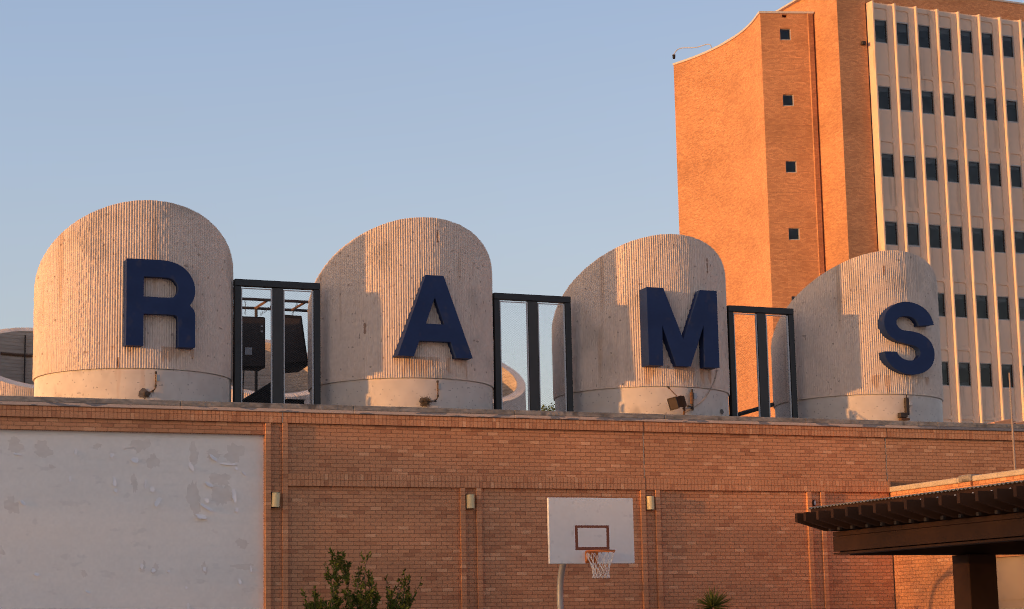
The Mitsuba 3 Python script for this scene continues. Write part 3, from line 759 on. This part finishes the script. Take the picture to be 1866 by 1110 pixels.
conduit(0, 6.755, 6.40, 6.10, 6.60, 6.035, 'rusty stub conduit with open socket on the base below the letter R')
conduit(1, 11.872, 6.41, 6.08, 11.65, 6.035, 'rusty stub conduit with ragged dark hole on the base below the letter A')
rq = np.random.default_rng(31)
nest = thing('twig_tuft', 'dry brown tuft of twigs stuck round the socket below the letter A', 'nest')
q0 = on_drum(1, 11.63, 6.03, .05)
tw_ = []
for _ in range(110):
    d = rq.normal(size=3) * [1, .6, .9]; d[1] = -abs(d[1]); d /= np.linalg.norm(d)
    st_ = q0 + rq.normal(0, .02, 3)
    tw_.append(tube([st_, st_ + d * rq.uniform(.03, .07) + rq.normal(0, .008, 3), st_ + d * rq.uniform(.08, .13)], [.004, .003, .002], 4))
put(nest + '__twig_mass', join(tw_), 'bark')
fl = thing('floodlight', 'brown box floodlight tilted on a bracket at the base below the letter M', 'floodlight')
M = trimesh.transformations.rotation_matrix(math.radians(-17), [0, 1, 0]) @ trimesh.transformations.rotation_matrix(math.radians(-84), [0, 0, 1])
M[:3, 3] = [16.58, 31.42, 6.13]
put(fl + '__housing', xf(trimesh.convex.convex_hull(np.array([[sx * .135 * a, yy, sz * .105 * a] for (yy, a) in ((-.10, 1.0), (.02, 1.0), (.12, .72)) for sx in (-1, 1) for sz in (-1, 1)])), M), 'brown_steel')
put(fl + '__lens_frame', xf(join([bx(-.15, .15, -.115, -.10, -.118, -.098), bx(-.15, .15, -.115, -.10, .098, .118), bx(-.15, -.13, -.115, -.10, -.096, .096), bx(.13, .15, -.115, -.10, -.096, .096)]), M), 'dark_iron')
put(fl + '__lens', xf(bx(-.129, .129, -.108, -.104, -.095, .095), M), 'window_bronze')
put(fl + '__yoke', join([tube([[16.72, 31.42, 6.06], [16.74, 31.46, 5.98], [16.74, 31.5, 5.88]], .022, 6), tube([[16.78, 31.48, 6.09], [16.69, 31.45, 6.07]], .035, 8)]), 'rusty_iron')
put(fl + '__arm', tube([[16.74, 31.52, 6.02], [17.03, 31.71, 6.07]], .014, 6), 'cable_grey')
put(fl + '__rod', tube([[16.60, 31.45, 6.23], [16.50, 31.6, 6.42]], .010, 6), 'rusty_iron')
put(fl + '__rod_cap', tube([[16.505, 31.59, 6.41], [16.485, 31.62, 6.45]], .02, 6), 'dark_iron')
mb = thing('mounting_bracket', 'upright rusty lamp bracket right of the floodlight below the letter M', 'bracket')
q = on_drum(2, 17.06, 6.0, .05)
put(mb + '__channel', bevel_box(17.045, 17.075, q[1] - .02, q[1] + .03, 6.02, 6.43, .004), 'dark_iron')
put(mb + '__rusty_sleeve', tube([[17.025, q[1] - .04, 6.14], [17.025, q[1] - .04, 6.36]], .034, 8), 'rusty_iron')
put(mb + '__knuckle', tube([[16.93, q[1] - .04, 6.09], [17.05, q[1] - .03, 6.06]], .028, 6), 'dark_iron')
put(mb + '__clip', bevel_box(17.10, 17.16, q[1] + .0, q[1] + .03, 6.24, 6.36, .003), 'grey_plate')
cb = thing('signal_cable', 'thin pale cable curving down from the letter M to the coping', 'cable')
pts = [on_drum(2, 17.745, 6.86, .03), on_drum(2, 17.70, 6.70, .03), on_drum(2, 17.586, 6.516, .02), on_drum(2, 17.333, 6.231, .02), on_drum(2, 17.10, 6.08, .02), on_drum(2, 16.86, 5.95, .03)]
put(cb + '__sheath', tube(spline(pts, 40), .010, 6), 'cable_grey')
hole(cb + '__end_hole', 2, 17.917, 6.06, .05, 'scorch', 12, 9)
mb2 = thing('mounting_bracket', 'dark stepped lamp bracket at the base below the letter S', 'bracket')
q = on_drum(3, 21.9, 6.0, .05)
put(mb2 + '__channel', bevel_box(21.87, 21.945, q[1] - .05, q[1] + .03, 6.05, 6.40, .006), 'dark_iron')
put(mb2 + '__box', bevel_box(21.70, 21.87, q[1] - .09, q[1] + .03, 5.99, 6.09, .008), 'dark_iron')
put(mb2 + '__foot', bevel_box(21.72, 21.93, q[1] - .07, q[1] + .03, 5.94, 5.985, .006), 'rusty_iron')
put(mb2 + '__pale_cap', bevel_box(21.947, 22.03, q[1] - .05, q[1] + .02, 6.24, 6.32, .006), 'grey_plate')
put(mb2 + '__pin', tube([[21.92, q[1], 6.38], [21.92, q[1], 6.46]], .010, 6), 'dark_iron')

# ------------------------------------------------------------------ wall lamps
where = ['on the left pilaster pair beside the white panel', 'on the second pilaster pair, left of the backboard', 'on the third pilaster pair, right of the backboard']
for k, x in enumerate((8.752, 12.322, 15.900)):
    s = thing('wall_lamp', 'cream half round wall lamp ' + where[k], 'wall lamp', 'cream wall lamps')
    a = np.linspace(0, np.pi, 13)
    prof = Polygon(np.r_[np.stack([.068 * np.cos(a), -.085 * np.sin(a) ** .8 - .02], 1), [[-.068, .0], [.068, .0]]])
    m = plan_extrude(prof, 4.10, 4.345)
    tilt = xf(mv(m, 0, 0, -4.22), trimesh.transformations.rotation_matrix(math.radians([3.2, 0, 0][k]), [0, 1, 0]))
    put(s + '__shade', mv(tilt, x, D - .03, 4.22), 'cream_lamp', smooth=30)
    put(s + '__back_plate', bevel_box(x - .078, x + .078, D - .029, D - .006, 4.085, 4.36, .004), 'dark_iron')
ob = thing('outlet_box', 'small dark oval outlet left on the fourth pilaster pair, its lamp gone', 'outlet')
a = np.linspace(0, 2 * np.pi, 20, endpoint=False)
put(ob + '__cover', mv(extrude(Polygon(np.stack([.032 * np.cos(a), .058 * np.sin(a)], 1)), .03), 19.45, D - .035, 4.25), 'dark_iron')
put(ob + '__gasket', mv(extrude(Polygon(np.stack([.020 * np.cos(a), .045 * np.sin(a)], 1)), .006), 19.455, D - .043, 4.25), 'grey_plate')

# ------------------------------------------------------------------ basketball hoop
bb = thing('basketball_hoop', 'white rectangular basketball backboard with orange rim and net on a bent steel pole', 'basketball hoop')
BX0, BX1, BZ0, BZ1, BY = 12.445, 13.985, 2.992, 4.068, 28.20
put(bb + '__backboard', bevel_box(BX0, BX1, BY, BY + .055, BZ0, BZ1, .008), 'board_white')
sq = sbox(12.912, 3.213, 13.528, 3.618).difference(sbox(12.962, 3.262, 13.478, 3.575))
put(bb + '__target_square', mv(extrude(sq, .003), 0, BY - .003, 0), 'target_paint')
rc = np.array([13.19, BY - .36, 3.182])
a = np.linspace(0, 2 * np.pi, 41)
put(bb + '__rim', tube(np.stack([rc[0] + .232 * np.cos(a), rc[1] + .232 * np.sin(a), rc[2] + 0 * a], 1), .012, 8, cap=False), 'rim_orange', smooth=True)
put(bb + '__rim_bracket', join([trimesh.convex.convex_hull(np.array([[13.11, BY - .13, 3.19], [13.27, BY - .13, 3.19], [13.08, BY - .005, 3.19], [13.30, BY - .005, 3.19], [13.11, BY - .12, 3.15], [13.27, BY - .12, 3.15], [13.08, BY - .005, 2.995], [13.30, BY - .005, 2.995]]))]), 'rim_orange')
for k in range(12):
    t = 2 * np.pi * k / 12
    c = rc + [.228 * np.cos(t), .228 * np.sin(t), -.018]
    put(bb + '__net_hook', tube([c + [0, 0, .012], c + [.008 * np.cos(t), .008 * np.sin(t), -.012]], .007, 5), 'rim_orange')
rn = np.random.default_rng(5)
levels = [(-.03, .225), (-.15, .185), (-.24, .150), (-.32, .132), (-.39, .128), (-.43, .140)]
strands = []
for k in range(12):
    for sg in (1, -1):
        pts = []
        for i, (dz, rad) in enumerate(levels):
            t = 2 * np.pi * (k + sg * .5 * i) / 12
            pts.append(rc + [rad * np.cos(t) + rn.uniform(-.008, .008), rad * np.sin(t), dz + rn.uniform(-.012, .012)])
        strands.append(tube(spline(pts, 14), .0045, 5))
put(bb + '__net', join(strands), 'net_white')
PX, PY = 13.155, 29.40
path = spline([[PX, PY, 0], [PX, PY, 1.2], [PX, PY, 2.3], [PX, PY - .03, 2.75], [PX + .012, PY - .22, 3.13], [PX + .03, PY - .62, 3.36], [PX + .035, PY - 1.12, 3.42]], 60)
put(bb + '__pole', tube(path, .057, 16), 'pole_steel', smooth=True)
put(bb + '__brace', join([tube([[13.0, BY + .07, 3.7], [13.18, PY - .45, 3.33]], .02, 6), tube([[13.4, BY + .07, 3.7], [13.2, PY - .45, 3.33]], .02, 6), bx(12.95, 13.45, BY + .057, BY + .09, 3.35, 3.48)]), 'pole_steel')

# ------------------------------------------------------------------ canopy
cn = thing('canopy', 'dark brown steel canopy with corrugated roof, rafters and a single column', 'canopy')
YN, YFAR = 9.0, 18.25
for X in (11.535, 15.125):
    s = 1 if X < 13 else -1
    prof = Polygon([(-.09, 2.70), (.09, 2.70), (.09, 2.722), (.008, 2.722), (.008, 2.905), (.09, 2.905), (.09, 2.955), (-.09, 2.955), (-.09, 2.905), (-.008, 2.905), (-.008, 2.722), (-.09, 2.722)])
    prof = affinity.translate(prof, .09 * s, 0)
    prof = prof.union(sbox(-.0, 2.735, .03, 2.90)) if s > 0 else prof
    v, f = extrude(prof, YFAR - YN)
    put(cn + '__beam', (v + [X, YN, 0], f), 'brown_steel')
for y in (YFAR - .2, 10.2):
    put(cn + '__cross_beam', join([bx(11.72, 14.94, y, y + .16, 2.69, 2.90)]), 'brown_steel')
    put(cn + '__column', join([bevel_box(13.12, 13.50, y - .12, y + .20, 0, 2.688, .006), bevel_box(13.04, 13.58, y - .2, y + .28, 0, .03, .004)]), 'brown_steel')
RY = [18.21, 18.03, 17.77, 17.47, 17.19, 16.93, 16.66, 16.39, 16.10, 15.80, 15.51, 15.21] + [14.92 - .29 * i for i in range(20)]
for y in RY:
    pr = Polygon([(11.03, 3.062), (11.40, 2.962), (15.26, 2.962), (15.63, 3.062), (15.63, 3.158), (11.03, 3.158)])
    put(cn + '__rafter', mv(extrude(pr, .05), 0, y - .05, 0), 'brown_steel')
for x in (11.38, 13.30, 15.24):
    put(cn + '__purlin', bx(x, x + .04, YN + .1, 18.44, 3.160, 3.222), 'brown_steel')
ys = np.arange(YN, 18.46, .067 / 6)
zz = 3.236 + .009 * np.cos(2 * np.pi * ys / .067)
xs = np.array([11.36, 15.30])
Vt = np.array([[x, y, z] for x in xs for y, z in zip(ys, zz)]); n = len(ys)
k = np.arange(n - 1)
Ft = np.vstack([np.stack([k, k + n, k + 1], 1), np.stack([k + 1, k + n, k + n + 1], 1)])
V2 = Vt - [0, 0, .006]
side = np.vstack([np.stack([k, k + 1, k + 1 + 2 * n], 1), np.stack([k, k + 1 + 2 * n, k + 2 * n], 1)])
put(cn + '__corrugated_roof', (np.vstack([Vt, V2]), np.vstack([Ft, Ft[:, ::-1] + 2 * n, side])), 'roof_sheet')
for y in RY:
    put(cn + '__screw', mv(trimesh.creation.icosphere(1, .012), 11.37, y - .10, 3.175), 'galvanised')
    put(cn + '__bolt_plate', bevel_box(11.42, 11.46, y - .10, y - .055, 2.957, 2.995, .004), 'dark_iron')

# ------------------------------------------------------------------ office tower
tw = thing('office_tower', 'tall orange brick tower with pale vertical fins and rows of dark windows', 'building')
TY = 83.62           # panel face
TB = 83.85           # brick face
ZR = 36.63
def wall_strip(a, b, z0, z1, holes=(), t=.30, s0=0.0):
    """upright wall from plan point a to b (its outside on the right hand of a->b seen from above is the camera's), uv in metres"""
    a, b = np.array(a, float), np.array(b, float)
    L = np.linalg.norm(b - a); d = (b - a) / L; nrm = np.array([d[1], -d[0]])
    po = sbox(0, z0, L, z1)
    for hq in holes: po = po.difference(sbox(*hq))
    v, f = extrude(po, t)
    P = np.stack([a[0] + d[0] * v[:, 0] - nrm[0] * v[:, 1], a[1] + d[1] * v[:, 0] - nrm[1] * v[:, 1], v[:, 2]], 1)
    P, f = explode((P, f))
    s = (P[:, :2] - a) @ d + s0
    dep = -(P[:, :2] - a) @ nrm
    return (P, f), np.stack([s + dep, P[:, 2]], 1)
def strips(key, pts, z0, z1, holes={}, bs='tower_brick', smooth=False):
    V, U, n, s0 = [], [], 0, 0.0
    for i in range(len(pts) - 1):
        (v, f), uv = wall_strip(pts[i], pts[i + 1], z0, z1, holes.get(i, ()), s0=s0)
        V.append(v); U.append(uv); s0 += float(np.linalg.norm(np.array(pts[i + 1]) - np.array(pts[i])))
    V = np.vstack(V)
    return put(key, (V, np.arange(len(V)).reshape(-1, 3)), bs, uv=np.vstack(U))
# main block: sunlit flank, front strip, brick band above the fins
strips(tw + '__flank_wall', [(54.72, 97.0), (54.70, 92.0), (54.72, 88.0), (54.785, TB)], 0, ZR - .1)
strips(tw + '__front_wall', [(54.785, TB), (56.60, TB)], 0, ZR - .1)
strips(tw + '__parapet_band', [(56.60, TB), (84.0, TB)], 35.42, ZR - .1)
put(tw + '__roof_coping', join([bx(54.74, 84.0, TB - .05, TB + .35, ZR - .098, ZR), bx(54.50, 54.735, TB - .02, 97.0, ZR - .098, ZR - .002)]), 'tower_cap')
put(tw + '__roof', bx(54.95, 84, TB + .36, 97, ZR - .6, ZR - .3), 'roof_deck')
put(tw + '__core', join([bx(57.0, 84, 87.6, 87.9, 0, 36.2), bx(83.7, 84, 84.2, 97, 0, 36.2), bx(54.95, 84, 96.7, 97, 0, 36.2)] + [bx(55.2, 83.6, 84.16, 87.55, 34.53 - 3.75 * j + .75, 34.53 - 3.75 * j + 1.05) for j in range(-0, 9)]), 'room_wall')
BAY, NB, NR = 1.4045, 11, 7
def fin_poly(xr, first=False):
    if first: return Polygon([(xr, TY + .1), (xr, TY - .28), (xr - .09, TY - .28), (xr - .13, TB + .05), (xr - .02, TB + .05)])
    return Polygon([(xr, TY + .06), (xr, TY - .28), (xr - .085, TY - .28), (xr - .115, TY - .09), (xr - .38, TY + .0), (xr - .38, TY + .06)])
FX = [56.815 + BAY * i for i in range(NB + 1)]
for i, x in enumerate(FX):
    put(tw + '__fin', plan_extrude(fin_poly(x, i == 0), 0.0, 35.43), 'precast', smooth=False)
base = len(labels)
for i in range(NB):
    xl, xr = FX[i], FX[i + 1] - .38
    wx0, wx1 = xl + .115, xl + 1.03 - .015
    for j in range(NR):
        zt = 34.53 - 3.75 * j
        z1, z0 = zt + .82 + (.08 if j == 0 else 0), zt - 2.93
        pane = sbox(wx0, zt - 1.33, wx1, zt)
        pn = put(tw + '__facade_panel', mv(extrude(sbox(xl - .05, z0 + .012, xr + .36, z1).difference(pane), .14), 0, TY + .055, 0), 'precast')
        # raised border with a rounded upper corner
        qa = np.linspace(0, np.pi / 2, 7)
        hx, hz, rr_ = xr - .02, zt + .62, .16
        hole_ = Polygon([(xl - .2, z0 - .05), (hx, z0 - .05)] + [(hx - rr_ + rr_ * math.cos(q), hz - rr_ + rr_ * math.sin(q)) for q in qa] + [(xl - .2, hz)])
        lip = sbox(xl, z0 + .012, xr + .01, z1).difference(hole_)
        put(pn + '__raised_border', mv(extrude(lip, .058), 0, TY - .004, 0), 'precast')
        wide = i in (1, 6)
        w = .075 if wide else .035
        key = tw + f'__window' + (f'_{i * NR + j:03d}' if i + j else '')
        fr = sbox(wx0 + .002, zt - 1.328, wx1 - .002, zt - .002)
        b = .03 if not wide else .06
        put(key + '__frame', mv(extrude(fr.difference(sbox(wx0 + b, zt - 1.33 + b + .02, wx1 - b, zt - b - .015)), .06), 0, TY + (.045 if wide else .085), 0), 'window_metal' if wide else 'window_metal')
        if not wide:
            put(key + '__jamb', bx(wx1 - .075, wx1 - .032, TY + .09, TY + .17, zt - 1.27, zt - .05), 'window_bronze')
        put(key + '__pane', (np.array([[wx0, TY + .125, zt - 1.31], [wx1, TY + .125, zt - 1.31], [wx1, TY + .125, zt - .02], [wx0, TY + .125, zt - .02]]), np.array([[0, 1, 2], [0, 2, 3]])), 'glass')
        rb = np.random.default_rng(i * 31 + j)
        put(key + '__blind', bx(wx0 - .05, wx1 + .05, TY + .24, TY + .26, zt - .22 - .10 * rb.random() - (.30 * rb.random() if rb.random() < .22 else 0), zt + .1), 'blind')
        if rb.random() < .35:
            put(key + '__sill_shelf', bx(wx0 - .05, wx1 + .05, TY + .3, TY + .45, zt - 1.5, zt - 1.0 - .2 * rb.random()), 'blind')
put(tw + '__facade_base', bx(56.9, 84, TY + .06, TY + .2, 0, 34.53 - 3.75 * NR + .80), 'precast')
put(tw + '__panel_rest', bx(FX[NB] - .3, 84, TY + .06, TY + .2, 0, 35.4), 'precast')
# stair wing with its concave sunlit wall
SA, SB = np.array([51.84, 86.995]), np.array([54.64, 86.07])
ZS = 35.31
arc = []
Rc, cy_, h0 = 14.9, 92.11, 5.115
cx_ = 51.80 - math.sqrt(Rc ** 2 - h0 ** 2)
for i in range(25):
    yy = 97.22 + (SA[1] - 97.22) * i / 24
    arc.append((cx_ + math.sqrt(Rc ** 2 - (yy - cy_) ** 2), yy))
arc[-1] = tuple(SA)
strips(tw + '__curved_stair_wall', arc, 0, ZS)
dS = (SB - SA) / np.linalg.norm(SB - SA); nS = np.array([dS[1], -dS[0]])
wins = [(1.075, 33.79 - 3.745 * i, 1.69, 34.45 - 3.745 * i) for i in range(6)]
vent = (1.23, 35.09, 1.51, 35.25)
strips(tw + '__stair_wall', [tuple(SA), tuple(SB)], 0, ZS, {0: [w for w in wins] + [vent]})
strips(tw + '__stair_side_wall', [tuple(SB), (54.64, 97.4)], 0, ZS)
def onS(s, z, dep):
    q = SA + dS * s - nS * dep
    return np.array([q[0], q[1], z])
def sbox3(s0, s1, z0, z1, d0, d1):
    v = np.array([onS(s, z, d) for z in (z0, z1) for (s, d) in ((s0, d0), (s1, d0), (s1, d1), (s0, d1))])
    return v, BOXF
for (a, z0, b, z1) in wins:
    key = put(tw + '__stair_window', join([sbox3(a + .002, b - .002, z0 + .002, z0 + .05, .05, .16), sbox3(b - .045, b - .002, z0 + .052, z1 - .002, .06, .16), sbox3(a + .002, a + .03, z0 + .052, z1 - .002, .10, .16), sbox3(a + .032, b - .047, z1 - .03, z1 - .002, .10, .16)]), 'window_metal')
    put(key + '__pane', (np.array([onS(a + .02, z0 + .03, .13), onS(b - .02, z0 + .03, .13), onS(b - .02, z1 - .02, .13), onS(a + .02, z1 - .02, .13)]), np.array([[0, 1, 2], [0, 2, 3]])), 'glass')
for z in (32.7 - 3.745 * i for i in range(6)):
    put(tw + '__expansion_joint', sbox3(0.02, 2.86, z - .006, z + .006, -.003, .02), 'mortar')
put(tw + '__stair_rain_groove', sbox3(2.862, 2.877, 0.1, ZS - .02, -.006, .02), 'window_bronze')
put(tw + '__stair_inside', join([bx(53.0, 54.4, 88.2, 88.4, 0, 34.9)]), 'room_wall')
capo = Polygon([(x - .06, y) for x, y in arc] + [tuple(SA + nS * .06 - dS * .06), tuple(SB + nS * .06 + dS * .05), (54.70, 97.4)])
put(tw + '__stair_coping', plan_extrude(capo.buffer(0), ZS + .002, 35.43), 'tower_cap')
lampk = put(tw + '__corner_lamp', bevel_box(56.18, 56.42, TB - .2, TB - .002, 33.0, 33.2, .02), 'dark_iron')
cam = thing('security_camera', 'small dark camera on a bent pipe arm at the left roof edge of the tower', 'camera')
put(cam + '__arm', tube(spline([[52.80, 94.3, 35.43], [52.82, 94.6, 35.94], [52.43, 95.5, 35.98], [51.72, 96.7, 36.04], [51.62, 96.8, 35.81]], 30), .028, 6), 'window_metal')
put(cam + '__dome', join([tube([[51.62, 96.8, 35.81], [51.62, 96.8, 35.67]], [.09, .09], 12), mv(trimesh.creation.icosphere(2, .085), 51.62, 96.8, 35.65)]), 'speaker_black')
put(cam + '__hood', tube([[51.62, 96.8, 35.87], [51.62, 96.8, 35.815]], [.05, .105], 12), 'window_metal')

# ------------------------------------------------------------------ mast and roof curbs on the right
ms = thing('mast', 'thin pale metal mast standing on the wing roof at the right edge', 'mast')
put(ms + '__pole', tube([[21.61, 28.0, 4.35], [21.61, 28.0, 5.55]], .019, 8), 'weathered_mast')
put(ms + '__upper_pole', tube([[21.61, 28.0, 5.55], [21.61, 28.0, 6.40]], .014, 8), 'weathered_mast')
put(ms + '__base_plate', bevel_box(21.53, 21.69, 27.92, 28.08, 4.401, 4.43, .004), 'galvanised')
for k, (x, lab) in enumerate(((30.27, 'low sunlit orange metal roof wedge behind the coping, left of the mast'), (30.96, 'low sunlit orange metal roof wedge behind the coping, right of the mast'))):
    s = thing('roof_monitor', lab, 'roof monitor')
    put(s + '__curb', bx(x + .02, x + .60, 40.0, 42.5, 5.5, 6.94), 'roof_deck')
    put(s + '__sloping_lid', trimesh.convex.convex_hull(np.array([[x, y, 6.942] for y in (39.95, 42.55)] + [[x + .62, y, 6.942] for y in (39.95, 42.55)] + [[x, y, 7.00] for y in (39.95, 42.55)] + [[x + .60, y, 7.115] for y in (39.95, 42.55)])), 'orange_metal')

# ------------------------------------------------------------------ plants
def leaves(points, dirs, size, rg, width=.36):
    """folded leaf: four triangles each"""
    V, U = [], []
    for p, d, s in zip(points, dirs, size):
        d = d / np.linalg.norm(d)
        a = np.cross(d, rg.normal(size=3)); a /= np.linalg.norm(a)
        b = np.cross(d, a)
        tip = p + d * s
        m = p + d * s * .5 + b * s * .06
        l, r_ = m + a * s * width * .5 + b * s * .10, m - a * s * width * .5 + b * s * .10
        V += [p, l, m, p, m, r_, l, tip, m, m, tip, r_]
        U += [[min(1, max(0, rg.normal(.42, .25))), 0]] * 12
    return (np.array(V), np.arange(len(V)).reshape(-1, 3)), np.array(U)
bu = thing('shrub', 'dark green evergreen shrub with upright leafy shoots against the brick wall', 'shrub')
rb = np.random.default_rng(11)
tips = [(9.46, 3.35, .9), (9.62, 3.28, .8), (9.30, 3.08, .8), (9.98, 3.25, .25), (9.90, 3.05, .6), (10.03, 2.95, .9), (10.12, 2.88, .8), (10.45, 2.86, .6), (10.60, 2.83, .5), (10.66, 2.95, .5), (10.84, 2.87, .9), (10.90, 2.80, .8), (8.86, 2.62, .8), (8.98, 2.60, .8), (8.82, 2.48, .7), (9.2, 2.70, .9), (9.72, 2.85, .9), (9.55, 2.62, 1), (9.36, 2.62, 1), (10.2, 2.6, 1), (10.35, 2.55, 1), (10.62, 2.6, .7), (10.72, 2.5, .8), (9.1, 2.5, 1), (9.75, 2.55, 1), (9.95, 2.6, 1), (10.55, 2.42, .9)]
for i in range(34): tips.append((9.88 + rb.uniform(-.98, .92), 2.36 + rb.uniform(-.5, .14), 1.0))
stems, LP, LD, LS = [], [], [], []
for (x, z, dens) in tips:
    tip = np.array([x, 30.25 + rb.uniform(-.45, .4), z])
    root = np.array([9.95 + (x - 9.95) * .35, 30.3 + rb.uniform(-.15, .15), .9 + .3 * rb.random()])
    mid = root * .45 + tip * .55 + np.array([rb.uniform(-.1, .1), rb.uniform(-.1, .1), rb.uniform(-.05, .1)])
    path = spline([root, mid, tip * .85 + mid * .15 + rb.normal(0, .025, 3), tip], 22)
    stems.append(tube(path, np.linspace(.016, .004, 22), 5))
    twigs = [(path, 1.0)]
    for q in range(7):
        i = rb.integers(7, 20)
        d = rb.normal(size=3) * [.8, .8, .5] + [0, 0, .9]; d /= np.linalg.norm(d)
        L = rb.uniform(.10, .28)
        tp = np.array([path[i] + d * L * t + np.array([0, 0, .05 * t * t]) for t in np.linspace(0, 1, 6)])
        stems.append(tube(tp, np.linspace(.006, .003, 6), 4))
        twigs.append((tp, .6))
    for tp, wgt in twigs:
        n = len(tp)
        cnt = int((78 if wgt == 1 else 32) * dens)
        for _ in range(cnt):
            t = rb.uniform(.45 if wgt == 1 else .1, 1.0) * (n - 1)
            i = min(int(t), n - 2)
            p = tp[i] + (tp[i + 1] - tp[i]) * (t - i)
            ax = tp[i + 1] - tp[i]; ax /= np.linalg.norm(ax)
            d = ax * .8 + rb.normal(size=3) * .55
            LP.append(p); LD.append(d); LS.append(rb.uniform(.055, .10))
put(bu + '__stem', join(stems), 'bark', smooth=True)
m, U = leaves(LP, LD, LS, rb, .42)
put(bu + '__foliage', m, 'leaf', uv=U)
yu = thing('yucca', 'spiky green yucca rosette at the foot of the wall right of the hoop', 'plant')
V, U, n = [], [], 0
ctr = np.array([16.51, 30.2, 2.27])
for i in range(150):
    d = rb.normal(size=3); d[2] = abs(d[2]) * .9 + .1 if i % 5 else -.25 * rb.random()
    d /= np.linalg.norm(d)
    L = rb.uniform(.36, .50)
    a = np.cross(d, [0, 0, 1.0]) + 1e-3; a /= np.linalg.norm(a)
    b = np.cross(a, d)
    cpt = [ctr + d * L * t + np.array([0, 0, -.05 * t * t]) for t in (.08, .4, .75, 1.0)]
    wd_ = [.012, .014, .009, .001]
    u = rb.random()
    for q in range(3):
        A, B = cpt[q], cpt[q + 1]
        w0, w1 = wd_[q], wd_[q + 1]
        c0, c1 = A - b * w0 * .5, B - b * w1 * .5
        for tri in ((A - a * w0, c0, c1), (A - a * w0, c1, B - a * w1), (c0, A + a * w0, B + a * w1), (c0, B + a * w1, c1)):
            V += tri; U += [[min(1, max(0, u * .7 + .1 * q)), 0]] * 3
put(yu + '__leaves', (np.array(V), np.arange(len(V)).reshape(-1, 3)), 'yucca_leaf', uv=np.array(U))
put(yu + '__trunk', tube([[16.51, 30.2, 0], [16.50, 30.2, 1.1], [16.51, 30.2, 2.22]], [.10, .085, .07], 10), 'bark', smooth=True)
tr = thing('tree', 'distant tree twigs just showing above the coping between the A and M drums', 'tree')
LP, LD, LS, st = [], [], [], []
for i in range(60):
    a, e = rb.uniform(0, 6.28), rb.uniform(.15, 1.5)
    tipp = np.array([25.65 + 1.5 * math.cos(a) * math.cos(e), 58 + 1.5 * math.sin(a) * math.cos(e), 7.6 + 1.55 * math.sin(e)])
    st.append(tube(spline([[25.65, 58, 6.2], (tipp + [25.65, 58, 7.0]) / 2, tipp], 8), np.linspace(.03, .008, 8), 4))
    for _ in range(26):
        LP.append(tipp + rb.normal(0, .13, 3)); LD.append(rb.normal(size=3) + [0, 0, .4]); LS.append(rb.uniform(.07, .12))
for x, z in ((25.52, 9.38), (25.86, 9.40), (25.75, 9.30)):
    st.append(tube([[x, 58, 8.8], [x, 58, z]], [.012, .006], 4))
    for _ in range(7):
        LP.append(np.array([x, 58, z]) + rb.normal(0, .06, 3)); LD.append(rb.normal(size=3) + [0, 0, .5]); LS.append(.10)
put(tr + '__trunk', tube([[25.65, 58, 0], [25.65, 58, 6.3]], [.16, .08], 8), 'bark', smooth=True)
put(tr + '__branch', join(st), 'bark')
m, U = leaves(LP, LD, LS, rb, .5)
put(tr + '__crown', m, 'leaf', uv=U)
